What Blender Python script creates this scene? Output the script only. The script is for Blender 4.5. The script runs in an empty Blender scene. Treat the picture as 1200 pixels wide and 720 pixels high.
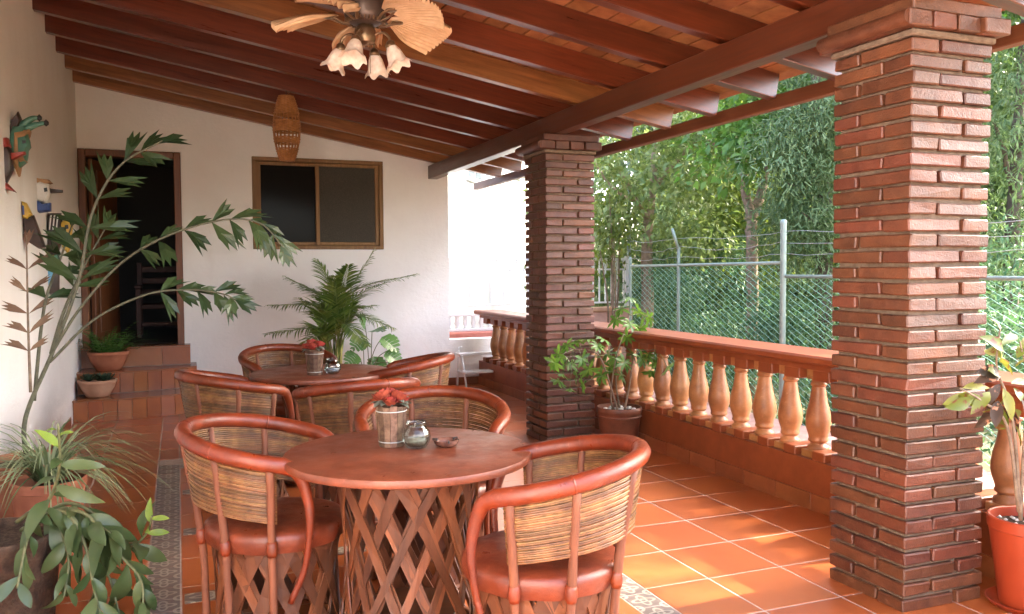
import bpy, math, random
import numpy as np
from mathutils import Vector, Matrix, Euler

random.seed(7)
rng = np.random.default_rng(7)
R_ = math.radians
SC = bpy.context.scene
COL = SC.collection

# ------------------------------------------------------------------ camera
EYE = Vector((0.0, 0.0, 1.5))
FPX, YAW, PITCH, ROLL = 993.4, 0.37488, 0.045931, -0.005707
cam_d = bpy.data.cameras.new('camera')
cam_d.sensor_width = 36.0
cam_d.lens = 36.0 * FPX / 1200.0
cam_d.clip_start = 0.05
cam_d.clip_end = 500
cam = bpy.data.objects.new('camera', cam_d)
COL.objects.link(cam)
_f = Vector((math.sin(YAW) * math.cos(PITCH), math.cos(YAW) * math.cos(PITCH), -math.sin(PITCH)))
_r = Vector((math.cos(YAW), -math.sin(YAW), 0))
_u = _r.cross(_f)
CR = math.cos(ROLL) * _r + math.sin(ROLL) * _u
CU = -math.sin(ROLL) * _r + math.cos(ROLL) * _u
CF = _f
M4 = Matrix((CR, CU, -CF)).transposed().to_4x4()
M4.translation = EYE
cam.matrix_world = M4
SC.camera = cam

# ------------------------------------------------------------------ light
SUN_EL, SUN_AZ = 41.0, 88.0            # azimuth measured from +Y towards +X
world = bpy.data.worlds.new('World')
SC.world = world
world.use_nodes = True
wn = world.node_tree
sky = wn.nodes.new('ShaderNodeTexSky')
sky.sky_type = 'NISHITA'
sky.sun_disc = False
sky.sun_elevation = R_(SUN_EL)
sky.sun_rotation = R_(SUN_AZ)
sky.air_density = 0.8
sky.dust_density = 4.5
sky.ozone_density = 0.3
wn.links.new(sky.outputs[0], wn.nodes['Background'].inputs[0])
wn.nodes['Background'].inputs[1].default_value = 0.15
sun_d = bpy.data.lights.new('sun', 'SUN')
sun_d.energy = 2.0
sun_d.angle = R_(0.9)
sun_d.color = (1.0, 0.93, 0.82)
sun = bpy.data.objects.new('sun', sun_d)
COL.objects.link(sun)
_sd = Vector((math.sin(R_(SUN_AZ)) * math.cos(R_(SUN_EL)), math.cos(R_(SUN_AZ)) * math.cos(R_(SUN_EL)), math.sin(R_(SUN_EL))))
sun.rotation_euler = (-_sd).to_track_quat('-Z', 'Y').to_euler()
vs = SC.view_settings
vs.view_transform = 'Standard'
vs.look = 'None'
vs.exposure = 3.9
vs.gamma = 1.0
try:
    SC.cycles.max_bounces = 10
    SC.cycles.diffuse_bounces = 6
    SC.cycles.glossy_bounces = 4
    SC.cycles.transparent_max_bounces = 12
    SC.cycles.use_denoising = True
    SC.cycles.sample_clamp_indirect = 6.0
    SC.cycles.caustics_reflective = False
    SC.cycles.caustics_refractive = False
except Exception:
    pass


# ------------------------------------------------------------------ surveying helpers (photo pixel -> point in the place)
def ray(x, y):
    return CR * ((x - 600) / FPX) + CU * ((360 - y) / FPX) + CF
def onX(x, y, X):
    d = ray(x, y)
    return EYE + d * (X / d.x)
def onY(x, y, Y):
    d = ray(x, y)
    return EYE + d * (Y / d.y)
def onZ(x, y, z):
    d = ray(x, y)
    return EYE + d * ((z - 1.5) / d.z)


# ------------------------------------------------------------------ mesh helpers
class MB:
    def __init__(s):
        s.v = []
        s.f = []
        s.m = []
        s.mi = 0
    def add(s, vs_, fs):
        o = len(s.v)
        s.v.extend([tuple(p) for p in vs_])
        for f in fs:
            s.f.append(tuple(i + o for i in f))
            s.m.append(s.mi)
        return s
    def box(s, x0, x1, y0, y1, z0, z1, mat=None):
        P = [(x0, y0, z0), (x1, y0, z0), (x1, y1, z0), (x0, y1, z0), (x0, y0, z1), (x1, y0, z1), (x1, y1, z1), (x0, y1, z1)]
        if mat is not None:
            P = [mat @ Vector(p) for p in P]
        return s.add(P, [(3, 2, 1, 0), (4, 5, 6, 7), (0, 1, 5, 4), (1, 2, 6, 5), (2, 3, 7, 6), (3, 0, 4, 7)])
    def cbox(s, x0, x1, y0, y1, z0, z1, c=0.004, mat=None, jit=0.0):
        vs_ = []
        idx = {}
        X, Y, Z = (x0, x1), (y0, y1), (z0, z1)
        for i in (0, 1):
            for j in (0, 1):
                for k in (0, 1):
                    sx, sy, sz = (1, -1)[i], (1, -1)[j], (1, -1)[k]
                    jj = Vector((random.uniform(-jit, jit), random.uniform(-jit, jit), random.uniform(-jit, jit))) if jit else Vector()
                    for a in range(3):
                        p = [X[i] + sx * c, Y[j] + sy * c, Z[k] + sz * c]
                        p[a] = (X[i], Y[j], Z[k])[a]
                        idx[(i, j, k, a)] = len(vs_)
                        q = Vector(p) + jj
                        vs_.append(mat @ q if mat is not None else q)
        fs = []
        def q(*ks):
            fs.append(tuple(idx[k] for k in ks))
        q((0, 0, 0, 0), (0, 0, 1, 0), (0, 1, 1, 0), (0, 1, 0, 0))
        q((1, 0, 0, 0), (1, 1, 0, 0), (1, 1, 1, 0), (1, 0, 1, 0))
        q((0, 0, 0, 1), (1, 0, 0, 1), (1, 0, 1, 1), (0, 0, 1, 1))
        q((0, 1, 0, 1), (0, 1, 1, 1), (1, 1, 1, 1), (1, 1, 0, 1))
        q((0, 0, 0, 2), (0, 1, 0, 2), (1, 1, 0, 2), (1, 0, 0, 2))
        q((0, 0, 1, 2), (1, 0, 1, 2), (1, 1, 1, 2), (0, 1, 1, 2))
        for j in (0, 1):
            for k in (0, 1):
                q((0, j, k, 1), (1, j, k, 1), (1, j, k, 2), (0, j, k, 2))
        for i in (0, 1):
            for k in (0, 1):
                q((i, 0, k, 0), (i, 1, k, 0), (i, 1, k, 2), (i, 0, k, 2))
        for i in (0, 1):
            for j in (0, 1):
                q((i, j, 0, 0), (i, j, 1, 0), (i, j, 1, 1), (i, j, 0, 1))
        for i in (0, 1):
            for j in (0, 1):
                for k in (0, 1):
                    q((i, j, k, 0), (i, j, k, 1), (i, j, k, 2))
        s.fixn = True
        return s.add(vs_, fs)
    def tube(s, path, rad, n=8, cap=True, flat=1.0):
        P = [Vector(p) for p in path]
        m = len(P)
        if not hasattr(rad, '__len__'):
            rad = [rad] * m
        t0 = (P[1] - P[0]).normalized()
        up = Vector((0, 0, 1)) if abs(t0.z) < 0.9 else Vector((0, 1, 0))
        nn = (up - t0 * up.dot(t0)).normalized()
        vs_ = []
        for i in range(m):
            t = (P[min(i + 1, m - 1)] - P[max(i - 1, 0)])
            if t.length < 1e-9:
                t = t0
            t = t.normalized()
            nn = (nn - t * nn.dot(t)).normalized()
            b = t.cross(nn)
            for k in range(n):
                a = 2 * math.pi * k / n
                vs_.append(P[i] + nn * (math.cos(a) * rad[i] * flat) + b * (math.sin(a) * rad[i]))
        fs = []
        for i in range(m - 1):
            for k in range(n):
                k2 = (k + 1) % n
                fs.append((i * n + k, i * n + k2, (i + 1) * n + k2, (i + 1) * n + k))
        if cap:
            fs.append(tuple(range(n - 1, -1, -1)))
            fs.append(tuple((m - 1) * n + k for k in range(n)))
        return s.add(vs_, fs)
    def lathe(s, prof, n=24, c=(0, 0, 0), cap0=True, cap1=True, rib=None, mat=None):
        vs_ = []
        for (r, z) in prof:
            for k in range(n):
                a = 2 * math.pi * k / n
                rr = r * (rib(k, n, z) if rib else 1.0)
                p = Vector((c[0] + rr * math.cos(a), c[1] + rr * math.sin(a), c[2] + z))
                vs_.append(mat @ p if mat is not None else p)
        fs = []
        for i in range(len(prof) - 1):
            for k in range(n):
                k2 = (k + 1) % n
                fs.append((i * n + k, i * n + k2, (i + 1) * n + k2, (i + 1) * n + k))
        if cap0:
            fs.append(tuple(range(n - 1, -1, -1)))
        if cap1:
            fs.append(tuple((len(prof) - 1) * n + k for k in range(n)))
        return s.add(vs_, fs)
    def prism(s, poly, axis, a0, a1):
        # poly: list of 2D points; axis: the extrusion axis (0, 1 or 2)
        n = len(poly)
        def pt(p, a):
            q = [p[0], p[1]]
            q.insert(axis, a)
            return tuple(q)
        vs_ = [pt(p, a0) for p in poly] + [pt(p, a1) for p in poly]
        fs = [tuple(range(n)), tuple(range(2 * n - 1, n - 1, -1))]
        for i in range(n):
            j = (i + 1) % n
            fs.append((i, i + n, j + n, j))
        s.fixn = True
        return s.add(vs_, fs)
    def leaf(s, p, d, nrm, L, W, curve=0.25, fold=0.25, segs=4, shape=0.45, tipw=0.0, wave=0.0):
        p, d, nrm = Vector(p), Vector(d).normalized(), Vector(nrm)
        side = d.cross(nrm)
        if side.length < 1e-4:
            side = d.cross(Vector((0.3, 0.9, 0.2)))
        side.normalize()
        nrm = side.cross(d)
        vs_ = []
        ph = random.uniform(0, 6)
        for i in range(segs + 1):
            t = i / segs
            a = t ** (math.log(0.5) / math.log(shape))
            w = W * 0.5 * (math.sin(math.pi * min(a, 1)) ** 0.8 if 0 < t < 1 else (tipw if t == 1 else 0.06))
            ang = curve * t
            c = p + d * (L * t * (1 - 0.25 * abs(curve) * t * t)) - nrm * (curve * L * t * t * 0.8)
            wv = wave * W * math.sin(ph + t * 9)
            vs_ += [c - side * w + nrm * (fold * w + wv), c, c + side * w + nrm * (fold * w - wv)]
        fs = []
        for i in range(segs):
            o = i * 3
            fs += [(o, o + 1, o + 4, o + 3), (o + 1, o + 2, o + 5, o + 4)]
        return s.add(vs_, fs)
    def build(s, name, mat, parent=None, smooth=False, loc=None, rot=None, angle=None):
        me = bpy.data.meshes.new(name)
        me.from_pydata(s.v, [], s.f)
        mats = mat if isinstance(mat, (list, tuple)) else [mat]
        for mm in mats:
            me.materials.append(mm)
        if len(mats) > 1:
            me.polygons.foreach_set('material_index', s.m)
        if getattr(s, 'fixn', False):
            import bmesh
            bm = bmesh.new()
            bm.from_mesh(me)
            bmesh.ops.recalc_face_normals(bm, faces=bm.faces)
            bm.to_mesh(me)
            bm.free()
        if smooth:
            me.polygons.foreach_set('use_smooth', [True] * len(me.polygons))
            if angle:
                me.set_sharp_from_angle(angle=R_(angle))
        me.update()
        return link(name, me, parent, loc, rot)


def link(name, me, parent=None, loc=None, rot=None):
    o = bpy.data.objects.new(name, me)
    COL.objects.link(o)
    if parent is not None:
        o.parent = parent
    if loc is not None:
        o.location = loc
    if rot is not None:
        o.rotation_euler = rot
    return o


def npmesh(name, V, F, mat, parent=None, smooth=False):
    """V (n,3), F (m,k) arrays -> one mesh object"""
    me = bpy.data.meshes.new(name)
    n, (m, k) = len(V), F.shape
    me.vertices.add(n)
    me.vertices.foreach_set('co', np.ascontiguousarray(V, dtype=np.float32).ravel())
    me.loops.add(m * k)
    me.loops.foreach_set('vertex_index', np.ascontiguousarray(F, dtype=np.int32).ravel())
    me.polygons.add(m)
    me.polygons.foreach_set('loop_start', np.arange(0, m * k, k, dtype=np.int32))
    if smooth:
        me.polygons.foreach_set('use_smooth', np.ones(m, dtype=bool))
    me.materials.append(mat)
    me.update(calc_edges=True)
    me.validate()
    return link(name, me, parent)


def unit(a):
    return a / np.maximum(np.linalg.norm(a, axis=1, keepdims=True), 1e-9)


def np_leaves(P, D, N, L, W, tv, tf):
    """instances of a leaf template tv (side, along, normal) at P along D with normal N"""
    D = unit(D)
    S = unit(np.cross(D, N))
    N = np.cross(S, D)
    tv = np.asarray(tv, float)
    V = (P[:, None, :] + S[:, None, :] * (tv[None, :, 0:1] * W[:, None, None]) + D[:, None, :] * (tv[None, :, 1:2] * L[:, None, None])
         + N[:, None, :] * (tv[None, :, 2:3] * L[:, None, None]))
    k = len(tv)
    F = (np.asarray(tf)[None, :, :] + (np.arange(len(P)) * k)[:, None, None]).reshape(-1, len(tf[0]))
    return V.reshape(-1, 3), F


LEAF_A = ([(0, 0, 0), (-.5, .45, .08), (0, .5, -.02), (.5, .45, .08), (0, 1, -.12)], [(0, 2, 1), (0, 3, 2), (1, 2, 4), (2, 3, 4)])
LEAF_B = ([(-.5, 0, .05), (.5, 0, .05), (.5, 1, -.1), (-.5, 1, -.1)], [(0, 1, 2), (0, 2, 3)])


def empty(name, loc=(0, 0, 0), rz=0.0):
    o = bpy.data.objects.new(name, None)
    o.empty_display_size = 0.1
    COL.objects.link(o)
    o.location = loc
    o.rotation_euler = (0, 0, rz)
    return o


def tag(o, label=None, cat=None, group=None, kind=None):
    if label:
        o['label'] = label
    if cat:
        o['category'] = cat
    if group:
        o['group'] = group
    if kind:
        o['kind'] = kind
    return o


def children(o):
    return [c for c in CHILD.get(o.name, [])]


def copy_tree(o, kids, parent=None):
    """kids: dict name -> list of child objects, made once per prototype"""
    c = o.copy()
    COL.objects.link(c)
    c.parent = parent
    for ch in kids.get(o.name, []):
        copy_tree(ch, kids, c)
    return c


def kids_of(root):
    d = {}
    def rec(o):
        d[o.name] = [q for q in bpy.data.objects if q.parent == o]
        for q in d[o.name]:
            rec(q)
    rec(root)
    return d


def basis(d, up=(0, 0, 1)):
    d = Vector(d).normalized()
    s = d.cross(Vector(up))
    if s.length < 1e-4:
        s = Vector((1, 0, 0))
    s.normalize()
    return d, s, s.cross(d)


def bez(pts, n=12):
    """Catmull-Rom through pts"""
    P = [Vector(p) for p in pts]
    if len(P) == 2:
        return [P[0].lerp(P[1], i / n) for i in range(n + 1)]
    Q = [P[0] * 2 - P[1]] + P + [P[-1] * 2 - P[-2]]
    out = []
    for i in range(1, len(Q) - 2):
        for k in range(n):
            t = k / n
            a, b, c, d = Q[i - 1], Q[i], Q[i + 1], Q[i + 2]
            out.append(0.5 * ((2 * b) + (c - a) * t + (2 * a - 5 * b + 4 * c - d) * t * t + (3 * b - a - 3 * c + d) * t * t * t))
    out.append(P[-1])
    return out


# ------------------------------------------------------------------ materials
MATS = {}


class NT:
    def __init__(s, name):
        s.mat = bpy.data.materials.new(name)
        s.mat.use_nodes = True
        s.t = s.mat.node_tree
        s.b = s.t.nodes['Principled BSDF']
        s.out = s.t.nodes['Material Output']
        MATS[name] = s.mat
    def n(s, typ, **kw):
        nd = s.t.nodes.new(typ)
        for k, v in kw.items():
            if k.startswith('i_'):
                nd.inputs[k[2:].replace('_', ' ')].default_value = v
            else:
                setattr(nd, k, v)
        return nd
    def l(s, a, b):
        s.t.links.new(a, b)
    def coord(s, kind='Object', scale=(1, 1, 1)):
        tc = s.n('ShaderNodeTexCoord')
        mp = s.n('ShaderNodeMapping')
        mp.inputs['Scale'].default_value = scale
        s.l(tc.outputs[kind], mp.inputs[0])
        return mp.outputs[0]
    def noise(s, vec, scale, detail=4, rough=0.55, dist=0.0):
        nd = s.n('ShaderNodeTexNoise')
        nd.inputs['Scale'].default_value = scale
        nd.inputs['Detail'].default_value = detail
        nd.inputs['Roughness'].default_value = rough
        nd.inputs['Distortion'].default_value = dist
        s.l(vec, nd.inputs['Vector'])
        return nd.outputs['Fac']
    def ramp(s, fac, stops):
        nd = s.n('ShaderNodeValToRGB')
        e = nd.color_ramp.elements
        while len(e) < len(stops):
            e.new(0.5)
        for i, (p, c) in enumerate(stops):
            e[i].position = p
            e[i].color = (*c, 1) if len(c) == 3 else c
        s.l(fac, nd.inputs[0])
        return nd.outputs[0]
    def mix(s, fac, a, b, mode='MIX'):
        nd = s.n('ShaderNodeMix', data_type='RGBA', blend_type=mode)
        for sock, val in ((nd.inputs[0], fac), (nd.inputs[6], a), (nd.inputs[7], b)):
            if hasattr(val, 'is_linked') or hasattr(val, 'links'):
                s.l(val, sock)
            elif isinstance(val, (tuple, list)):
                sock.default_value = (*val, 1)[:4]
            else:
                sock.default_value = val
        return nd.outputs[2]
    def math(s, op, a, b=None, c=None):
        nd = s.n('ShaderNodeMath', operation=op)
        for i, v in enumerate((a, b, c)):
            if v is None:
                continue
            if hasattr(v, 'links'):
                s.l(v, nd.inputs[i])
            else:
                nd.inputs[i].default_value = v
        return nd.outputs[0]
    def bump(s, h, strength=0.3, dist=0.01):
        nd = s.n('ShaderNodeBump')
        nd.inputs['Strength'].default_value = strength
        nd.inputs['Distance'].default_value = dist
        s.l(h, nd.inputs['Height'])
        s.l(nd.outputs[0], s.b.inputs['Normal'])
    def base(s, c, rough=0.6, spec=0.5):
        if isinstance(c, tuple):
            s.b.inputs['Base Color'].default_value = (*c, 1)
        else:
            s.l(c, s.b.inputs['Base Color'])
        if hasattr(rough, 'links'):
            s.l(rough, s.b.inputs['Roughness'])
        else:
            s.b.inputs['Roughness'].default_value = rough
        s.b.inputs['Specular IOR Level'].default_value = spec
        return s
    def orand(s):
        return s.n('ShaderNodeObjectInfo').outputs['Random']
    def irand(s):
        return s.n('ShaderNodeNewGeometry').outputs['Random Per Island']


def m_noisy(name, c0, c1, scale=8, rough=0.6, bump=0.2, bdist=0.005, spec=0.5, cscale=(1, 1, 1), rnd=None, fine=60, coord='Object', island=False):
    t = NT(name)
    v = t.coord(coord, cscale)
    if rnd:
        # shift the noise from object to object
        tc = t.n('ShaderNodeVectorMath', operation='ADD')
        cb = t.n('ShaderNodeCombineXYZ')
        o = t.math('MULTIPLY', t.orand(), 37.0)
        t.l(o, cb.inputs[0]); t.l(o, cb.inputs[1]); t.l(o, cb.inputs[2])
        t.l(v, tc.inputs[0]); t.l(cb.outputs[0], tc.inputs[1])
        v = tc.outputs[0]
    f = t.noise(v, scale, 5, 0.6)
    f2 = t.noise(v, fine, 3, 0.6)
    col = t.ramp(f, [(0.3, c0), (0.7, c1)])
    if rnd:
        r = t.irand() if island else t.orand()
        hs = t.n('ShaderNodeHueSaturation')
        t.l(col, hs.inputs['Color'])
        t.l(t.math('MULTIPLY_ADD', r, rnd * 2, 1 - rnd), hs.inputs['Value'])
        t.l(t.math('MULTIPLY_ADD', t.math('FRACT', t.math('MULTIPLY', r, 7.3)), rnd * 0.06, 0.5 - rnd * 0.03), hs.inputs['Hue'])
        col = hs.outputs[0]
    t.base(col, rough, spec)
    h = t.math('ADD', t.math('MULTIPLY', f, 0.7), t.math('MULTIPLY', f2, 0.4))
    if bump:
        t.bump(h, bump, bdist)
    return t


def m_wood(name, dark, light, axis=0, rough=0.35, scale=3.0, bump=0.15, rnd=0.25, spec=0.5, coat=0.0):
    sc = [14.0, 14.0, 14.0]
    sc[axis] = 1.0
    t = NT(name)
    v = t.coord('Object', tuple(sc))
    add = t.n('ShaderNodeVectorMath', operation='ADD')
    cb = t.n('ShaderNodeCombineXYZ')
    o = t.math('MULTIPLY', t.orand(), 91.0)
    for i in range(3):
        t.l(o, cb.inputs[i])
    t.l(v, add.inputs[0]); t.l(cb.outputs[0], add.inputs[1])
    v = add.outputs[0]
    f = t.noise(v, scale, 6, 0.65, 0.6)
    f2 = t.noise(v, scale * 0.25, 2, 0.5, 1.5)
    f3 = t.math('ADD', t.math('MULTIPLY', f, 0.6), t.math('MULTIPLY', f2, 0.4))
    col = t.ramp(f3, [(0.32, dark), (0.68, light)])
    hs = t.n('ShaderNodeHueSaturation')
    t.l(col, hs.inputs['Color'])
    t.l(t.math('MULTIPLY_ADD', t.orand(), rnd * 2, 1 - rnd), hs.inputs['Value'])
    t.base(hs.outputs[0], t.ramp(f, [(0.3, (rough,) * 3), (0.8, (min(rough + .2, 1),) * 3)]), spec)
    if coat:
        t.b.inputs['Coat Weight'].default_value = coat
        t.b.inputs['Coat Roughness'].default_value = 0.2
    t.bump(f, bump, 0.004)
    return t.mat


def m_leaf(name, c0, c1, rough=0.45, trans=0.3, island=True, vein=False, spots=None):
    t = NT(name)
    r = t.irand() if island else t.orand()
    v = t.coord('Object')
    f = t.noise(v, 3.0 if island else 14.0, 3)
    mixf = t.math('ADD', t.math('MULTIPLY', r, 0.65), t.math('MULTIPLY', f, 0.35))
    col = t.ramp(mixf, [(0.15, c0), (0.85, c1)])
    if spots:
        nz = t.noise(v, spots[1], 3, 0.6)
        k = t.ramp(nz, [(spots[2], (0, 0, 0)), (spots[2] + .06, (1, 1, 1))])
        col = t.mix(k, col, spots[0])
    t.base(col, rough, 0.4)
    tr = t.n('ShaderNodeBsdfTranslucent')
    br = t.n('ShaderNodeHueSaturation')
    br.inputs['Value'].default_value = 1.5
    br.inputs['Saturation'].default_value = 1.1
    t.l(col, br.inputs['Color'])
    t.l(br.outputs[0], tr.inputs[0])
    ms = t.n('ShaderNodeMixShader')
    ms.inputs[0].default_value = trans
    t.l(t.b.outputs[0], ms.inputs[1])
    t.l(tr.outputs[0], ms.inputs[2])
    t.l(ms.outputs[0], t.out.inputs[0])
    return t.mat


def m_plain(name, c, rough=0.5, metal=0.0, spec=0.5):
    t = NT(name)
    v = t.coord('Object')
    f = t.noise(v, 20, 4)
    col = t.mix(t.math('MULTIPLY', f, 0.5), tuple(x * 0.8 for x in c), tuple(min(x * 1.2, 1) for x in c))
    t.base(col, rough, spec)
    t.b.inputs['Metallic'].default_value = metal
    return t.mat


def worn(t, sc=9.0):
    v = t.coord('Object')
    src = t.b.inputs['Base Color'].links[0].from_socket
    k1 = t.ramp(t.noise(v, sc, 6, 0.7), [(0.42, (0, 0, 0)), (0.66, (0.65, 0.65, 0.65))])
    nd = t.n('ShaderNodeHueSaturation')
    nd.inputs['Value'].default_value = 0.45
    t.l(src, nd.inputs['Color'])
    c = t.mix(k1, src, nd.outputs[0])
    k2 = t.ramp(t.noise(v, sc * 3.3, 5, 0.75), [(0.60, (0, 0, 0)), (0.72, (0.45, 0.45, 0.45))])
    n2 = t.n('ShaderNodeHueSaturation')
    n2.inputs['Value'].default_value = 1.7
    n2.inputs['Saturation'].default_value = 0.85
    t.l(src, n2.inputs['Color'])
    c = t.mix(k2, c, n2.outputs[0])
    t.l(c, t.b.inputs['Base Color'])
    t.l(t.ramp(t.noise(v, sc * 1.7, 4, 0.6), [(0.3, (0.26,) * 3), (0.7, (0.52,) * 3)]), t.b.inputs['Roughness'])
    wv = t.noise(t.coord('Object', (1, 1, 2.2)), 55, 4, 0.7, 1.5)
    t.bump(wv, 0.35, 0.004)


# plaster with faint trowel marks and grime
t = NT('plaster')
v = t.coord('Object')
f = t.noise(v, 1.2, 6, 0.6)
f2 = t.noise(v, 14, 5, 0.6)
f3 = t.noise(t.coord('Object', (1, 1, 0.25)), 2.2, 5, 0.65)
col = t.ramp(f, [(0.3, (0.77, 0.735, 0.70)), (0.7, (0.84, 0.82, 0.79))])
col = t.mix(t.ramp(f3, [(0.62, (0, 0, 0)), (0.8, (0.35, 0.35, 0.35))]), col, (0.58, 0.50, 0.43))
t.base(col, 0.85, 0.2)
f5 = t.noise(t.coord('Object', (0.35, 0.35, 1.0)), 26, 6, 0.7, 1.2)
t.bump(t.math('ADD', t.math('MULTIPLY', f2, 0.5), t.math('MULTIPLY_ADD', f5, 0.35, f)), 0.45, 0.02)
PLASTER = t.mat

t = NT('render_white')
t.base(t.ramp(t.noise(t.coord(), 2.0, 5), [(0.3, (0.78, 0.78, 0.77)), (0.7, (0.84, 0.84, 0.83))]), 0.9, 0.2)
WHITE_RENDER = t.mat

WOOD_RED = m_wood('varnished_red_wood', (0.0502, 0.0085, 0.0028), (0.1255, 0.0232, 0.0062), 0, 0.26, rnd=0.22, coat=0.5)
WOOD_LIGHT = m_wood('varnished_light_wood', (0.1105, 0.0350, 0.0090), (0.2720, 0.1020, 0.0270), 0, 0.30, rnd=0.15, coat=0.4)
WOOD_BEAM = m_wood('varnished_beam_wood', (0.0488, 0.0105, 0.0041), (0.1137, 0.0269, 0.0082), 1, 0.32, rnd=0.1, coat=0.3)
WOOD_FASCIA = m_wood('fascia_wood', (0.0825, 0.0225, 0.0083), (0.1950, 0.0675, 0.0255), 1, 0.42, rnd=0.1)
WOOD_FRAME = m_wood('door_wood', (0.0960, 0.0280, 0.0096), (0.2080, 0.0720, 0.0240), 2, 0.4, rnd=0.1)
WOOD_WINDOW = m_wood('window_wood', (0.1520, 0.0680, 0.0160), (0.2720, 0.1360, 0.0400), 2, 0.45, rnd=0.1)
SPLINT = m_wood('cedar_splint', (0.0570, 0.0152, 0.0057), (0.1837, 0.0602, 0.0216), 2, 0.42, rnd=0.4, scale=2.0)
STICK = m_wood('bark_stick', (0.0825, 0.0225, 0.0090), (0.2100, 0.0675, 0.0270), 2, 0.6, rnd=0.2, scale=2.0)

t = m_noisy('brick', (0.0623, 0.0192, 0.0090), (0.1254, 0.0392, 0.0173), 9, 0.45, 0.9, 0.008, 0.5, rnd=0.30, fine=120)
_src = t.b.inputs['Base Color'].links[0].from_socket
_v = t.coord('Object')
_pits = t.ramp(t.noise(_v, 85, 3, 0.7), [(0.30, (1, 1, 1)), (0.42, (0, 0, 0))])
_c = t.mix(t.math('MULTIPLY', _pits, 0.75), _src, (0.07, 0.03, 0.02))
_dust = t.ramp(t.noise(_v, 16, 5, 0.7), [(0.55, (0, 0, 0)), (0.75, (0.5, 0.5, 0.5))])
_c = t.mix(_dust, _c, (0.165, 0.078, 0.044))
t.l(_c, t.b.inputs['Base Color'])
BRICK = t.mat
MORTAR = m_noisy('mortar', (0.0900, 0.0570, 0.0372), (0.1800, 0.1290, 0.0900), 30, 0.9, 0.6, 0.006, 0.2).mat
t = m_noisy('floor_tile', (0.3277, 0.0784, 0.0199), (0.4140, 0.1098, 0.0305), 2.2, 0.28, 0, 0.003, 0.45, rnd=0.10, fine=14)
TILE = t.mat
TILE_RISER = m_noisy('riser_tile', (0.2550, 0.0750, 0.0263), (0.3600, 0.1200, 0.0413), 4, 0.25, 0.1, 0.004, 0.5, rnd=0.18).mat
GROUT = m_noisy('grout', (0.4111, 0.2917, 0.2321), (0.5039, 0.3978, 0.3381), 40, 0.8, 0.2, 0.002, 0.2).mat
DECK_TILE = m_noisy('roof_tile', (0.1950, 0.0650, 0.0221), (0.2990, 0.1170, 0.0423), 10, 0.7, 0.3, 0.004, 0.3, rnd=0.25).mat
LEATHER = m_noisy('leather', (0.1209, 0.0172, 0.0047), (0.2262, 0.0390, 0.0101), 7, 0.32, 0.25, 0.004, 0.5, rnd=0.08, fine=150)
worn(LEATHER)
LEATHER = LEATHER.mat
SEAT_LEATHER = m_noisy('seat_leather', (0.1079, 0.0187, 0.0074), (0.2203, 0.0450, 0.0165), 6, 0.36, 0.35, 0.004, 0.5, rnd=0.1, fine=110)
worn(SEAT_LEATHER)
SEAT_LEATHER = SEAT_LEATHER.mat
TABLE_LEATHER = m_noisy('table_leather', (0.1558, 0.0386, 0.0160), (0.2218, 0.0607, 0.0258), 9, 0.27, 0.35, 0.003, 0.5, rnd=0.06, fine=180)
worn(TABLE_LEATHER, 5.0)
TABLE_LEATHER = TABLE_LEATHER.mat
REED = m_noisy('reed', (0.0724, 0.0271, 0.0084), (0.2112, 0.0974, 0.0312), 22, 0.42, 0.25, 0.002, 0.5, rnd=0.35, fine=150, island=True).mat
TERRA = m_noisy('baluster_terracotta', (0.2700, 0.1056, 0.0357), (0.4400, 0.1980, 0.0765), 6, 0.5, 0.5, 0.005, 0.4, rnd=0.22, fine=60)
worn(TERRA, 7.0)
TERRA = TERRA.mat
TERRA_RED = m_noisy('rail_terracotta', (0.1658, 0.0372, 0.0114), (0.2550, 0.0660, 0.0216), 5, 0.42, 0.25, 0.004, 0.4, fine=50).mat
SKIRT = m_noisy('skirting_tile', (0.1950, 0.0525, 0.0188), (0.2850, 0.0863, 0.0300), 6, 0.35, 0.15, 0.004, 0.4, rnd=0.12).mat
POT = m_noisy('terracotta_pot', (0.3200, 0.1040, 0.0520), (0.4400, 0.1680, 0.0880), 8, 0.65, 0.3, 0.004, 0.3, rnd=0.1).mat
POT_PALE = m_noisy('pale_terracotta', (0.4420, 0.2295, 0.1360), (0.5610, 0.3230, 0.2040), 8, 0.7, 0.25, 0.004, 0.3).mat
POT_DARK = m_noisy('dark_pot', (0.0900, 0.0315, 0.0165), (0.2025, 0.0675, 0.0338), 10, 0.5, 0.5, 0.008, 0.4).mat
POT_BARK = m_noisy('bark_pot', (0.035, 0.022, 0.015), (0.13, 0.075, 0.045), 14, 0.8, 1.0, 0.02, 0.2).mat
POT_PLASTIC = m_plain('orange_plastic', (0.30, 0.040, 0.012), 0.42)
SOIL = m_noisy('soil', (0.03, 0.02, 0.014), (0.10, 0.07, 0.05), 60, 0.95, 1.0, 0.01, 0.1).mat
PEBBLE = m_noisy('pebble', (0.45, 0.42, 0.38), (0.70, 0.67, 0.62), 30, 0.8, 0.2, 0.002, 0.2, rnd=0.2).mat
IRON_WHITE = m_plain('white_painted_iron', (0.80, 0.80, 0.79), 0.45)
GALV = m_plain('galvanised_steel', (0.27, 0.34, 0.29), 0.5, 0.2)
WIRE = m_plain('green_vinyl_wire', (0.22, 0.42, 0.33), 0.5)
BARB = m_plain('barbed_wire', (0.42, 0.44, 0.42), 0.5, 0.4)
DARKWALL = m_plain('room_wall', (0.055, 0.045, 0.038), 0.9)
GREYTILE = m_plain('room_floor', (0.16, 0.14, 0.12), 0.35)
BRASS = m_plain('antique_brass', (0.24, 0.15, 0.085), 0.32, 0.8)
WICKER = m_noisy('wicker', (0.2400, 0.0880, 0.0224), (0.4160, 0.1760, 0.0520), 30, 0.55, 0.4, 0.003, 0.4).mat
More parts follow.
